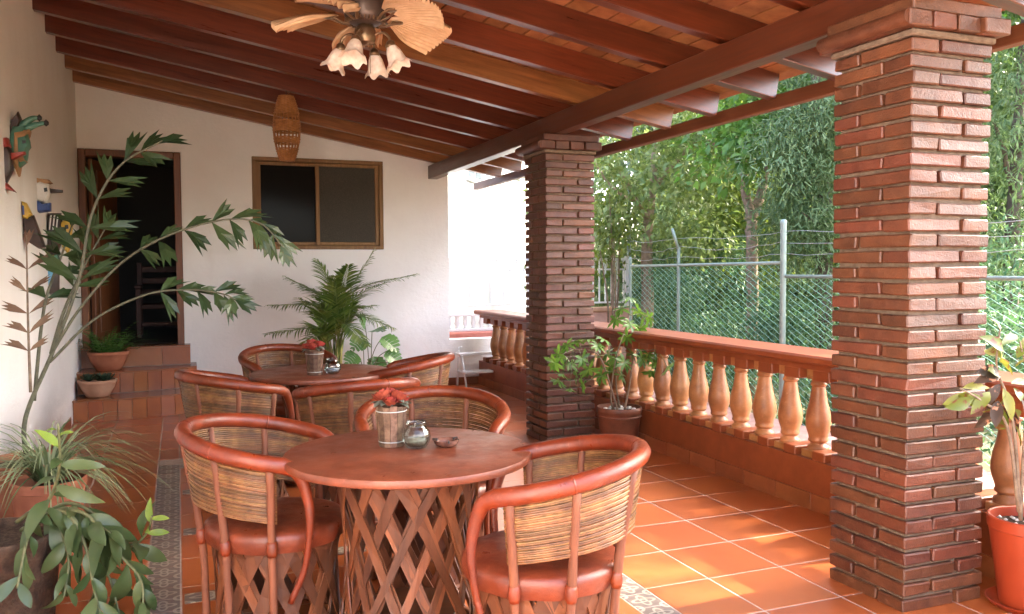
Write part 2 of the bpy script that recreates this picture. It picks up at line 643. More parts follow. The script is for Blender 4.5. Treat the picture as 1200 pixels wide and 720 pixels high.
BLADE = m_noisy('fan_blade', (0.5070, 0.3023, 0.1560), (0.6630, 0.4388, 0.2633), 10, 0.5, 0.2, 0.003, 0.4).mat
BUD = m_plain('black_tip', (0.02, 0.017, 0.015), 0.4)
t = NT('frosted_glass_shade')
t.base(t.ramp(t.noise(t.coord(), 40, 4), [(0.3, (0.62, 0.48, 0.38)), (0.7, (0.78, 0.67, 0.57))]), 0.35, 0.5)
t.b.inputs['Subsurface Weight'].default_value = 0.2
t.b.inputs['Subsurface Radius'].default_value = (0.02, 0.015, 0.01)
SHADE = t.mat
t = NT('clear_glass')
_tr = t.n('ShaderNodeBsdfTransparent')
_tr.inputs[0].default_value = (0.86, 0.90, 0.89, 1)
_gl = t.n('ShaderNodeBsdfGlossy')
_gl.inputs['Roughness'].default_value = 0.04
_fr = t.n('ShaderNodeFresnel')
_fr.inputs[0].default_value = 1.5
_ms = t.n('ShaderNodeMixShader')
t.l(t.math('MULTIPLY_ADD', _fr.outputs[0], 0.38, 0.015), _ms.inputs[0])
t.l(_tr.outputs[0], _ms.inputs[1])
t.l(_gl.outputs[0], _ms.inputs[2])
t.l(_ms.outputs[0], t.out.inputs[0])
GLASS = t.mat
t = NT('dark_window_glass')
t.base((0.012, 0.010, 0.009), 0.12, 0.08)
WGLASS = t.mat
t = NT('window_screen')
v = t.coord('Object')
wv = t.noise(v, 300, 1)
t.base(t.ramp(wv, [(0.35, (0.035, 0.030, 0.024)), (0.65, (0.085, 0.072, 0.055))]), 0.7, 0.2)
SCREEN = t.mat
# patterned tile: cream rosette and corner arcs on grey-mauve
t = NT('patterned_tile')
tc = t.n('ShaderNodeTexCoord')
sp = t.n('ShaderNodeSeparateXYZ')
t.l(tc.outputs['Generated'], sp.inputs[0])
x = t.math('SUBTRACT', sp.outputs[0], 0.5)
y = t.math('SUBTRACT', sp.outputs[1], 0.5)
r = t.math('SQRT', t.math('ADD', t.math('MULTIPLY', x, x), t.math('MULTIPLY', y, y)))
an = t.math('ARCTAN2', y, x)
pet = t.math('MULTIPLY_ADD', t.math('COSINE', t.math('MULTIPLY', an, 4.0)), 0.09, 0.27)
d1 = t.math('ABSOLUTE', t.math('SUBTRACT', r, pet))
k1 = t.math('LESS_THAN', d1, 0.055)
k2 = t.math('LESS_THAN', t.math('ABSOLUTE', t.math('SUBTRACT', r, 0.1)), 0.035)
ax = t.math('SUBTRACT', 0.5, t.math('ABSOLUTE', x))
ay = t.math('SUBTRACT', 0.5, t.math('ABSOLUTE', y))
rc = t.math('SQRT', t.math('ADD', t.math('MULTIPLY', ax, ax), t.math('MULTIPLY', ay, ay)))
k3 = t.math('LESS_THAN', t.math('ABSOLUTE', t.math('SUBTRACT', rc, 0.17)), 0.05)
k = t.math('MAXIMUM', k1, t.math('MAXIMUM', k2, k3))
nz = t.noise(t.coord('Object'), 40, 4)
bg = t.ramp(nz, [(0.3, (0.13, 0.092, 0.078)), (0.7, (0.20, 0.145, 0.12))])
t.base(t.mix(k, bg, (0.36, 0.31, 0.24)), 0.35, 0.4)
PATTERN = t.mat
# ================================================================== the setting: floor
XL, YB = -0.985, 10.28
floor = MB().box(XL, 3.86, -5.0, 10.53, -0.25, 0.0112).build('floor', GROUT)
tag(floor, kind='structure')
GP = 0.418
xs = [(-.985, -.588), (-.588, -.17), (-.02, .225), (.225, .643), (.643, 1.061), (1.061, 1.479), (1.479, 1.83), (1.98, 2.329), (2.329, 2.747), (2.747, 3.165), (3.165, 3.60)]
tile_me = {}
def tile_mesh(w, d, th=0.012, mat=None, nm='tile'):
    key = (round(w, 3), round(d, 3), mat.name, th)
    if key not in tile_me:
        o = MB().cbox(-w / 2, w / 2, -d / 2, d / 2, 0, th, 0.0025).build(nm, mat)
        tile_me[key] = o.data
        bpy.data.objects.remove(o)
    return tile_me[key]
g = 0.0040
for (x0, x1) in xs + [(-.17, -.02), (1.83, 1.98)]:
    y = 3.372 - GP * 4
    while y < YB - 0.05:
        y1 = min(y + GP, YB)
        inrug = (x0, x1) in ((-.17, -.02), (1.83, 1.98))
        ya, yb = y, y1
        skip = False
        if inrug and y < 6.93:
            skip = True
        if -.17 < x0 < 1.9 and 6.78 - GP < y < 6.93:      # rows cut by the patterned strip
            if y < 6.78:
                yb = 6.78
            else:
                ya = 6.93
        if -.17 < x0 < 1.9 and ya >= 6.78 and ya < 6.93:
            ya = 6.93
        if not skip and yb - ya > 0.03:
            o = link('tile', tile_mesh(x1 - x0 - 2 * g, yb - ya - 2 * g, 0.012, TILE), floor, ((x0 + x1) / 2, (ya + yb) / 2, random.uniform(.0004, 0.0010)))
            o.rotation_euler = (random.uniform(-.0006, .0006), random.uniform(-.0006, .0006), 0)
        y += GP
pm = tile_mesh(0.146, 0.146, 0.012, PATTERN)
yy = 6.855
while yy > 2.3:
    for xc in (-.095, 1.905):
        link('tile', pm, floor, (xc, yy, 0.0005))
    yy -= 0.15
for i in range(12):
    link('tile', tile_mesh(1.85 / 12 - .004, 0.146, 0.012, PATTERN), floor, (-.02 + 1.85 / 12 * (i + .5), 6.855, 0.0005))
# small patterned insets let into the tile corners
for (x, y) in ((0.10, 5.10), (0.10, 4.05), (0.10, 6.02), (0.79, 4.44), (0.79, 5.4), (1.60, 4.9), (1.60, 3.9)):
    link('tile', tile_mesh(0.21, 0.12, 0.012, PATTERN), floor, (x, y, 0.0045))

# skirting tiles along the walls
def skirt(x, y, w, along):
    m = MB()
    if along == 'x':
        m.cbox(-w / 2 + .002, w / 2 - .002, -.012, 0, 0.0, .10, .002)
    else:
        m.cbox(0, .012, -w / 2 + .002, w / 2 - .002, 0.0, .10, .002)
    return m

# ================================================================== walls
RS = 0.176                                        # fall of the roof
def rz(x):                                        # underside of the rafters
    return 3.49 - RS * (x - XL)
RH = 0.17                                         # rafter depth
def wall_top(x):
    return rz(x) + RH + 0.01

wb = MB()
def panel(x0, x1, z0, z1=None):
    poly = [(x0, z0), (x1, z0), (x1, wall_top(x1) if z1 is None else z1), (x0, wall_top(x0) if z1 is None else z1)]
    wb.prism(poly, 1, YB, YB + 0.25)
panel(XL, 0.055, 2.82)
panel(XL, 0.055, 0.0, 0.62)
panel(0.055, 0.82, 0)
panel(0.82, 2.36, 0, 1.735)
panel(0.82, 2.36, 2.81)
panel(2.36, 3.19, 0)
wb.prism([(3.19, 0.0), (3.86, 0.0), (3.86, .595), (3.19, .595)], 1, YB, YB + 0.22)
back_wall = wb.build('back_wall', PLASTER)
tag(back_wall, 'white plastered end wall with the doorway and the window', 'wall')
x = 0.30
while x < 3.8:
    skirt(0, 0, 0.33, 'x').build('skirting_tile', SKIRT, back_wall, loc=(x + .165, YB - 0.001, 0.011))
    x += 0.33
left_wall = MB().box(XL - 0.2, XL, -3.0, YB + 0.25, 0, wall_top(XL)).build('side_wall', PLASTER)
tag(left_wall, 'long white plastered wall with the painted masks', 'wall')
y = 2.2
while y < 9.0:
    skirt(0, 0, 0.33, 'y').build('skirting_tile', SKIRT, left_wall, loc=(XL + .001, y, 0.011))
    y += 0.33

# door: frame, leaf swung inwards
door = empty('doorway', (0, 0, 0))
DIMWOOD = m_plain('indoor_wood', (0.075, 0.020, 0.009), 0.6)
tag(door, 'open dark wooden doorway at the top of the tiled steps', 'door')
fr = MB()
fr.cbox(XL + .004, XL + .075, YB - .02, YB + .16, .66, 2.815, .006)
fr.cbox(-.02, .052, YB - .02, YB + .16, .66, 2.815, .006)
fr.cbox(XL + .075, -.02, YB - .018, YB + .158, 2.74, 2.815, .006)
fr.build('door_frame', WOOD_FRAME, door)
dl = MB()
dl.cbox(0, .045, 0, .82, .68, 2.73, .006)
for z0, z1 in ((.80, 1.55), (1.68, 2.62)):
    dl.cbox(.045, .058, .12, .70, z0, z1, .01)
leaf_o = dl.build('door_leaf', WOOD_FRAME, door, loc=(XL + .085, YB + .17, 0), rot=(0, 0, R_(-14)))
MB().tube([(.058, .75, 1.65), (.11, .75, 1.65), (.11, .66, 1.65)], .011, 8).build('handle', BRASS, leaf_o)
th = MB().box(XL, .055, YB + 0.0, YB + .4, .40, .655)
th.build('threshold', GREYTILE, door)

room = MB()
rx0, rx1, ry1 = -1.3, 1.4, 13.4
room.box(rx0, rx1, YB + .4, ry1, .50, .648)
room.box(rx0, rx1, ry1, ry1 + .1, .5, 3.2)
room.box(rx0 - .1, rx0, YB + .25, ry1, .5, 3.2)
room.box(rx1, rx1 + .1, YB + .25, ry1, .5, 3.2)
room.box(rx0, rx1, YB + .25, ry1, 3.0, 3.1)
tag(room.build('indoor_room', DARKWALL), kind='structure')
# a wooden bench inside
bn = empty('indoor_bench', (-.05, 11.9, .648))
tag(bn, 'reddish wooden armchair in the dark room behind the doorway', 'chair')
for sx in (-.42, .42):
    for sy in (-.25, .25):
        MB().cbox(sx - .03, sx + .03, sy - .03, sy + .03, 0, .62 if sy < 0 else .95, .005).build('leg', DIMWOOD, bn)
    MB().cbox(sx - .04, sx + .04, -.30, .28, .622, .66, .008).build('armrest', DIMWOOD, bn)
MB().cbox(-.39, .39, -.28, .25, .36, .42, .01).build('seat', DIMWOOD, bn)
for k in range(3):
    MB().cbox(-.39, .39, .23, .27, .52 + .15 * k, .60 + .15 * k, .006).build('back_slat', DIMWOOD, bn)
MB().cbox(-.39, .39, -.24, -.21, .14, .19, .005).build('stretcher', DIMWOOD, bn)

# window
win = empty('window', (0, 0, 0))
tag(win, 'two pane sliding window in a golden brown frame', 'window')
f = MB()
wx0, wx1, wz0, wz1 = .823, 2.357, 1.738, 2.807
f.cbox(wx0, wx1, YB - .012, YB + .10, wz0, wz0 + .045, .004)
f.cbox(wx0, wx1, YB - .012, YB + .10, wz1 - .045, wz1, .004)
f.cbox(wx0, wx0 + .05, YB - .010, YB + .10, wz0 + .045, wz1 - .045, .004)
f.cbox(wx1 - .05, wx1, YB - .010, YB + .10, wz0 + .045, wz1 - .045, .004)
f.build('window_frame', WOOD_WINDOW, win)
for (a, b, yy, mt) in ((wx0 + .052, 1.60, YB + .06, WGLASS), (1.545, wx1 - .052, YB + .025, SCREEN)):
    s = MB()
    for (u0, u1, v0, v1) in ((a, a + .045, wz0 + .048, wz1 - .048), (b - .045, b, wz0 + .048, wz1 - .048), (a + .045, b - .045, wz0 + .048, wz0 + .085), (a + .045, b - .045, wz1 - .085, wz1 - .048)):
        s.cbox(u0, u1, yy - .014, yy + .014, v0, v1, .003)
    so = s.build('sash', WOOD_WINDOW, win)
    MB().box(a + .046, b - .046, yy - .003, yy + .003, wz0 + .086, wz1 - .086).build('pane', mt, so)
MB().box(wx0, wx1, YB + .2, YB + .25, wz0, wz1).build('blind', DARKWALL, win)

# ================================================================== steps to the door
steps = empty('entrance_steps', (0, 0, 0))
tag(steps, 'three curved terracotta tiled steps rising to the doorway', 'steps')
def front(x, yf):
    return yf + 0.38 * max(0, x + .62) ** 2
for (yf, z0, z1, xr, st, nm) in ((9.20, 0.0, .222, .30, GP, 'step'), (9.62, .222, .445, .17, GP, 'step'), (10.03, .445, .66, .11, .5, 'step')):
    curved = z1 < .6
    N = 12
    X = [XL + (xr - XL) * i / N for i in range(N + 1)]
    fy = [front(x, yf) if curved else 10.06 for x in X]
    poly = [(x, y + .012) for x, y in zip(X, fy)] + [(xr, YB - .001), (XL + .001, YB - .001)]
    so = MB().prism(poly, 2, z0, z1 - .006).build('step', GROUT, steps)
    # tread sheet
    poly2 = [(x, y - .006) for x, y in zip(X, fy)] + [(xr + .004, YB - .002), (XL + .002, YB - .002)]
    MB().prism(poly2, 2, z1 - .0055, z1 + .006).build('tread', TILE_RISER, so)
    tw = .132 if curved else .40
    x = XL + .004
    while x < xr - .02:
        x1 = min(x + tw, xr)
        ya, yb_ = (front(x, yf), front(x1, yf)) if curved else (10.06, 10.06)
        L = math.hypot(x1 - x, yb_ - ya)
        an = math.atan2(yb_ - ya, x1 - x)
        MB().cbox(.002, L - .002, 0, .012, z0 + .012, z1 - .009, .002).build('riser_tile', TILE_RISER, so, loc=(x, ya, 0), rot=(0, 0, an))
        x = x1

# ================================================================== roof
roof = empty('porch_roof', (0, 0, 0))
tag(roof, 'varnished timber lean-to roof of sloping rafters over the terrace', 'roof')
slope = math.atan(RS)
RW = 0.085
rlen = (3.82 - (XL - .1)) / math.cos(slope)
def rafter_mesh(mat, nm='rafter'):
    o = MB().cbox(0, rlen, -RW / 2, RW / 2, 0, RH, .005).build(nm, mat)
    me = o.data
    bpy.data.objects.remove(o)
    return me
rm_red, rm_light = rafter_mesh(WOOD_RED), rafter_mesh(WOOD_LIGHT)
RY = [10.10 - .66 * k for k in range(14)]
for k, y in enumerate(RY):
    light = k in (0, 1, 6)
    o = link('rafter', rm_light if light else rm_red, roof, (XL - .1, y, rz(XL - .1)))
    o.rotation_euler = (0, slope, random.uniform(-.003, .003))
dk = MB()
z0 = RH / math.cos(slope) + .018
dk.prism([(XL - .3, rz(XL - .3) + z0), (3.98, rz(3.98) + z0), (3.98, rz(3.98) + z0 + .05), (XL - .3, rz(XL - .3) + z0 + .05)], 1, RY[-1] - .3, YB + .5)
dk.build('roof_deck', DECK_TILE, roof)
o = MB().cbox(-.070, .070, -.31, .31, 0, .016, .002).build('roof_tile', DECK_TILE)
dm = o.data
bpy.data.objects.remove(o)
for k in range(4, 13):
    yc = (RY[k] + RY[k + 1]) / 2
    x = XL + .06
    while x < 3.9:
        o = link('roof_tile', dm, roof, (x, yc, rz(x) + RH / math.cos(slope) + random.uniform(0, .001)))
        o.rotation_euler = (0, slope, 0)
        x += .147
MB().cbox(2.93, 3.05, RY[-1] - .2, YB + .06, 2.615, rz(3.05) - .001, .006).build('beam', WOOD_BEAM, roof)
MB().cbox(3.835, 3.905, RY[-1] - .2, YB + .9, 2.585, 2.675, .005).build('fascia', WOOD_FASCIA, roof)

# ================================================================== brick pillars
PW = .455
PITCH_Z = .0682
def brick_variant():
    L, D, Hh = PW * 2 / 3 - .014, PW / 3 - .003, PITCH_Z - .0165
    o = MB().cbox(-L / 2, L / 2, -D / 2, D / 2, 0, Hh, .0055, jit=.0026).build('brick', BRICK)
    me = o.data
    bpy.data.objects.remove(o)
    return me
BV = [brick_variant() for _ in range(14)]
def header_variant():
    o = MB().cbox(-.062, .062, -.075, .075, 0, .066, .005, jit=.002).build('cap_brick', BRICK)
    me = o.data
    bpy.data.objects.remove(o)
    return me
HV = [header_variant() for _ in range(3)]
def pillar(x0, y0, label):
    p = empty('brick_pillar', (x0 + PW / 2, y0 + PW / 2, 0))
    tag(p, label, 'pillar', 'brick pillars under the beam')
    c = PW / 2 - .024
    MB().box(-c, c, -c, c, 0, 2.612).build('mortar_core', MORTAR, p)
    n = 36
    for k in range(n):
        z = .012 + k * PITCH_Z
        for s in range(4):
            # pinwheel bond, mirrored in every other course
            a = s * math.pi / 2
            off = (PW / 6 + .007) * (1 if k % 2 else -1)
            jt = random.uniform(-.0045, .0045)
            loc = Matrix.Rotation(a, 4, 'Z') @ Vector((off, -(PW / 2 - PW / 6) + jt, 0))
            o = link('brick', random.choice(BV), p, (loc.x, loc.y, z + random.uniform(-.0015, .0015)))
            o.rotation_euler = (0, 0, a + random.choice((0, math.pi)) + random.uniform(-.006, .006))
    zt = .012 + n * PITCH_Z
    MB().cbox(-PW / 2 - .012, PW / 2 + .012, -PW / 2 - .012, PW / 2 + .012, zt - .010, zt + .018, .006).build('cap_bed', MORTAR, p)
    for s in range(4):
        a = s * math.pi / 2
        for i in range(4):
            loc = Matrix.Rotation(a, 4, 'Z') @ Vector((-.225 + .137 * i + .0, -(PW / 2 - .035), 0))
            o = link('cap_brick', random.choice(HV), p, (loc.x, loc.y, zt + .020))
            o.rotation_euler = (0, 0, a + random.uniform(-.01, .01))
    cc = PW / 2 + .025
    MB().cbox(-cc, cc, -cc, cc, zt + .088, 2.6135, .006).build('cap_slab', BRICK, p)
    # bull-nosed brick on the terrace side
    pr = []
    for i in range(9):
        t_ = math.pi * i / 8
        pr.append((-cc - .02 - .035 * math.sin(t_), zt + .055 + .034 * math.cos(t_)))
    pr += [(-cc + .02, zt + .021), (-cc + .02, zt + .089)]
    MB().prism(pr, 1, -PW / 2 - .03, PW / 2 + .03).build('bullnose', BRICK, p, smooth=True, angle=40)
    return p
pillar(2.86, 6.49, 'slimmer looking far brick pillar beside the ribbed pot')
pillar(2.86, 2.705, 'large near brick pillar with deep raked joints')

# ================================================================== balustrade
bal = empty('balustrade', (3.70, 6.0, 0))
tag(bal, 'terracotta balustrade with bulbous balusters along the open side', 'balustrade')
Y0, Y1 = -2.5, YB - .01
def ly(y):
    return y - 6.0
MB().prism([(-.12, 0.0), (.12, 0.0), (.12, .315), (-.12, .315)], 1, ly(Y0), ly(Y1)).build('curb', TERRA_RED, bal)
y = Y0
while y < Y1 - .1:
    MB().cbox(-.133, -.121, ly(y) + .002, ly(min(y + .33, Y1)) - .002, .011, .115, .002).build('skirting_tile', SKIRT, bal)
    y += .33
sl = [(-.185, .925), (-.17, .912), (-.13, .905), (.13, .905), (.17, .912), (.185, .925), (.185, .952), (.172, .965), (-.172, .965), (-.185, .952)]
MB().prism(sl, 1, ly(Y0), ly(Y1)).build('handrail', TERRA_RED, bal, smooth=True, angle=30)
MB().box(-.105, .105, ly(Y0), ly(Y1), .868, .906).build('frieze', TERRA_RED, bal)
BP = .2615
prof = [(.064, 0), (.067, .012), (.064, .028), (.050, .036), (.047, .048), (.060, .058), (.063, .068), (.058, .078), (.063, .10), (.073, .13), (.079, .165), (.078, .20), (.070, .25), (.057, .30),
        (.049, .35), (.043, .385), (.041, .40), (.050, .408), (.051, .418), (.044, .426), (.043, .445), (.052, .455), (.056, .468)]
bm_ = MB().lathe(prof, 20)
bo = bm_.build('baluster', TERRA, None, smooth=True, angle=50)
bmesh_ = bo.data
bpy.data.objects.remove(bo)
po = MB().cbox(-.068, .068, -.068, .068, 0, .075, .005).build('plinth', TERRA)
pme = po.data
bpy.data.objects.remove(po)
ho = MB().cbox(-.052, .052, -.052, .052, 0, .09, .004).build('head', TERRA)
hme = ho.data
bpy.data.objects.remove(ho)
k = -22
while True:
    yb = 4.19 + BP * k
    k += 1
    if yb < 0.6:
        continue
    if yb > Y1 - .08:
        break
    b = link('baluster', bmesh_, bal, (0, ly(yb), .353))
    b.rotation_euler = (0, 0, random.uniform(0, 6))
    bs = random.uniform(.97, 1.03)
    b.scale = (bs, bs, 1)
    link('plinth', pme, bal, (-.008, ly(yb), .281))
    link('head', hme, bal, (0, ly(yb), .80))
    MB().cbox(-.117, .117, ly(yb) + .075, ly(yb + BP) - .075, .3145, .372, .006).build('curb_block', TERRA_RED, bal)
    MB().cbox(-.102, .102, ly(yb) + .060, ly(yb + BP) - .060, .80, .869, .005).build('frieze_block', TERRA_RED, bal)

# ================================================================== outside: ground, parapet, neighbour, fence
GZ = -0.35
GRASSY = m_noisy('earth', (0.05, 0.06, 0.03), (0.13, 0.12, 0.07), 3, 0.95, 0.6, 0.03, 0.1, fine=30).mat
tag(MB().box(-40, 80, -40, 90, GZ - .3, GZ).build('ground', GRASSY), kind='structure')
PINKC = m_noisy('pink_concrete', (0.42, 0.23, 0.17), (0.56, 0.34, 0.27), 5, 0.85, 0.3, 0.01, 0.2).mat
tag(MB().box(3.87, 5.35, -4, 10.9, GZ + .004, .03).build('path', PINKC), kind='structure')
tag(MB().box(1.0, 6.4, 10.95, 20.0, GZ + .008, .02).build('yard', PINKC), kind='structure')

par = empty('parapet', (0, 0, 0))
tag(par, 'low pink parapet wall beyond the far end of the terrace', 'wall')
MB().cbox(4.75, 6.25, 11.0, 11.18, .0, .86, .01).build('wall', PINKC, par)
MB().cbox(4.72, 6.29, 10.96, 11.22, .86, .92, .012).build('coping', POT_PALE, par)

rl = empty('iron_railing', (0, 0, 0))
tag(rl, 'white painted iron railing on the pink parapet', 'railing')
yr = 11.09
yr_ = yr
MB().cbox(3.05, 6.23, yr - .02, yr + .02, 1.60, 1.64, .004).build('top_rail', IRON_WHITE, rl)
MB().cbox(3.05, 6.23, yr - .012, yr + .012, 1.46, 1.485, .003).build('middle_rail', IRON_WHITE, rl)
MB().cbox(3.05, 6.23, yr - .012, yr + .012, .975, 1.0, .003).build('bottom_rail', IRON_WHITE, rl)
for x in (3.05, 4.62, 6.20):
    MB().cbox(x - .028, x + .028, yr - .028, yr + .028, .92 if x > 4.7 else .021, 1.67, .004).build('post', IRON_WHITE, rl)
x = 3.14
o = MB().box(-.009, .009, -.009, .009, 1.0, 1.60).build('iron_bar', IRON_WHITE)
bme = o.data
bpy.data.objects.remove(o)
while x < 6.16:
    link('iron_bar', bme, rl, (x, yr, 0))
    if abs((x * 10) % 2) < 1:
        MB().tube([(x + .03 * math.cos(a), yr, 1.54 + .05 * math.sin(a)) for a in [i * math.pi / 5 for i in range(11)]], .006, 5).build('scroll', IRON_WHITE, rl)
    x += .1

nb = empty('white_building', (3.5, 12.1, GZ + .01), math.atan2(7.2, 5.3))
tag(nb, 'bright white rendered house beyond the far end of the terrace', 'building')
MB().box(0, 9.2, 0, 4.5, 0, 5.6).build('wall', WHITE_RENDER, nb)
MB().cbox(-.1, 9.3, -.14, 4.6, 5.6, 5.8, .02).build('cornice', WHITE_RENDER, nb)
PALE = m_plain('pale_glass', (0.26, 0.31, 0.36), 0.15)
for u in (2.05, 3.3, 4.9, 6.6):
    wo = MB().cbox(-.42, .42, -.03, .02, -.5, .5, .01).build('window', IRON_WHITE, nb, loc=(u, 0, 3.55 + .12 * u))
    for sx in (-.19, .19):
        MB().box(sx - .16, sx + .16, -.036, -.031, -.42, .42).build('pane', PALE, wo)
lb = empty('planter_wall', (0, 0, 0))
tag(lb, 'low red planter with a small white balustrade beyond the low wall', 'planter')
MB().cbox(3.15, 4.6, 11.0, 11.6, .02, .62, .01).build('trough', m_noisy('planter_red', (0.40, 0.12, 0.09), (0.52, 0.2, 0.15), 6, 0.8, 0.4, 0.01, 0.2).mat, lb)
for i in range(9):
    MB().lathe([(.035, 0), (.025, .03), (.045, .07), (.025, .14), (.035, .17)], 8).build('baluster', IRON_WHITE, lb, smooth=True, loc=(3.50 + i * .12, 11.3, .66))
MB().cbox(3.42, 4.55, 11.23, 11.37, .83, .87, .006).build('coping', IRON_WHITE, lb)
MB().cbox(3.42, 4.55, 11.23, 11.37, .62, .66, .006).build('base', IRON_WHITE, lb)

# ---- chain link fence
XF = 5.5
fence = empty('chain_link_fence', (XF, 6.74, 0))
tag(fence, 'green chain link fence with steel posts beyond the balustrade', 'fence')
FY = 6.74
def fy(y):
    return y - FY
for (y, zt, r) in ((6.74, 1.94, .030), (8.60, 1.72, .020), (9.75, 1.62, .020), (3.6, 1.7, .022), (1.6, 1.7, .03)):
    po = MB().lathe([(r, GZ), (r, zt - .02), (r * 1.12, zt - .02), (r * 1.12, zt), (r * .6, zt + .018)], 12).build('post', GALV, fence, smooth=True, angle=40, loc=(0, fy(y), 0))
MB().tube([(0, fy(8.60), 1.70), (-.10, fy(8.60) - .02, 1.95)], .018, 8).build('outrigger', GALV, fence, smooth=True)
MB().tube([(0, fy(6.77), 1.535), (0, fy(9.75), 1.515)], .017, 10).build('top_rail', GALV, fence, smooth=True)
MB().tube([(0, fy(0.0), 1.41), (0, fy(6.70), 1.405)], .017, 10).build('top_rail', GALV, fence, smooth=True)
for (z, sg) in ((1.62, .03), (1.74, .05), (1.84, .03)):
    for (ya, yb) in ((6.74, 8.60), (3.6, 6.74), (8.60, 9.75)):
        pts = [(0, fy(ya + (yb - ya) * i / 10), z - sg * math.sin(math.pi * i / 10) + random.uniform(-.012, .012)) for i in range(11)]
        MB().tube(pts, .0026, 5).build('barbed_wire', BARB, fence)
def link_mesh(ya, yb, z0, z1, p=.064):
    m = MB()
    n = int((yb - ya) / p)
    nz = int((z1 - z0) / p)
    w = .0030
    for i in range(n):
        y0 = ya + i * p
        path = []
        for j in range(nz * 2 + 1):
            sgn = (j + i) % 2
            path.append((.003 * (1 if i % 2 else -1), fy(y0 + (p * .5 if sgn else -p * .5)), z0 + j * p / 2))
        vs_, fs = [], []
        for j, q in enumerate(path):
            vs_ += [(q[0], q[1] - w, q[2]), (q[0] + w * 1.2, q[1], q[2]), (q[0], q[1] + w, q[2]), (q[0] - w * 1.2, q[1], q[2])]
        for j in range(len(path) - 1):
            for k in range(4):
                k2 = (k + 1) % 4
                fs.append((j * 4 + k, j * 4 + k2, j * 4 + 4 + k2, j * 4 + 4 + k))
        m.add(vs_, fs)
    o = m.build('wire_mesh', WIRE, fence)
    tag(o, kind='stuff')
link_mesh(6.79, 9.75, GZ + .02, 1.53)
link_mesh(2.6, 6.70, GZ + .02, 1.41)

# tall poles of the neighbour's netting
q = onX(737, 190, 6.35)
pl = empty('tall_pole', (q.x, q.y, GZ))
tag(pl, 'tall slim grey pole rising beside the white railing', 'pole')
MB().lathe([(.03, 0), (.028, q.z - GZ)], 10).build('mast', GALV, pl, smooth=True, angle=40)
qa = onX(690, 237, 6.35)
MB().tube([(0, 0, onX(737, 226, 6.35).z - GZ), (qa.x - q.x - .3, qa.y - q.y, qa.z - GZ)], .014, 8).build('cross_arm', GALV, pl, smooth=True)
q2 = onX(719, 277, 6.5)
p2 = empty('short_pole', (q2.x, q2.y, GZ))
tag(p2, 'shorter pale pole behind the white railing', 'pole')
MB().lathe([(.03, 0), (.028, q2.z - GZ)], 10).build('mast', GALV, p2, smooth=True, angle=40)
# ================================================================== leather and splint furniture
def splint_mesh(r0, r1, h, twist, width, waist=0.9, th=.006, n=6):
    """one split-cedar lath leaning round the drum from foot to top"""
    m = MB()
    vs_, fs = [], []
    for i in range(n + 1):
        t_ = i / n
        a = twist * (t_ - .5)
        r = r0 + (r1 - r0) * t_
        p = Vector((r * math.cos(twist / 2) / max(math.cos(a), .2) if False else r * (1 - (1 - waist) * math.sin(math.pi * t_)), 0, 0))
        q = Matrix.Rotation(a, 3, 'Z') @ p
        q.z = h * t_
        rad = Vector((q.x, q.y, 0)).normalized()
        tan = Vector((-rad.y, rad.x, 0))
        up = Vector((0, 0, h / n)) + tan * (r * twist / n)
        up.normalize()
        side = up.cross(rad).normalized()
        w = width / 2 * (1 - .25 * math.sin(math.pi * t_ * 1.0 + .4))
        for (sx, sr) in ((-1, -1), (1, -1), (1, 1), (-1, 1)):
            vs_.append(q + side * (sx * w) + rad * (sr * th / 2))
    for i in range(n):
        o = i * 4
        for k in range(4):
            k2 = (k + 1) % 4
            fs.append((o + k, o + k2, o + 4 + k2, o + 4 + k))
    fs.append((3, 2, 1, 0))
    fs.append(tuple(n * 4 + k for k in range(4)))
    m.fixn = True
    m.add(vs_, fs)
    o = m.build('splint', SPLINT, None)
    me = o.data
    bpy.data.objects.remove(o)
    return me

def add_splints(root, sets, count):
    for j, (me, dr) in enumerate(sets):
        for i in range(count):
            a = 2 * math.pi * (i + .5 * (j % 2)) / count + random.uniform(-.05, .05)
            o = link('splint', me, root, (0, 0, .012))
            o.rotation_euler = (0, 0, a)
            s = random.uniform(.95, 1.03)
            o.scale = (s, s, 1)

CSPL = [splint_mesh(.255, .262, .40, R_(t_), w, .95, .005) for t_, w in ((44, .062), (-40, .056), (36, .070), (-48, .048))]
TSPL = [splint_mesh(.295, .300, .705, R_(t_), w, .84) for t_, w in ((66, .042), (-62, .046), (74, .036), (-70, .040))]

def hoop(r, z, rad, n=40, w=1.0):
    m = MB()
    pts = [(r * math.cos(2 * math.pi * i / n), r * math.sin(2 * math.pi * i / n), z) for i in range(n)]
    vs_, fs = [], []
    K = 8
    for i in range(n):
        a = 2 * math.pi * i / n
        for k in range(K):
            b = 2 * math.pi * k / K
            rr = r + rad * math.cos(b)
            vs_.append((rr * math.cos(a), rr * math.sin(a), z + rad * w * math.sin(b)))
    for i in range(n):
        i2 = (i + 1) % n
        for k in range(K):
            k2 = (k + 1) % K
            fs.append((i * K + k, i2 * K + k, i2 * K + k2, i * K + k2))
    return m.add(vs_, fs)

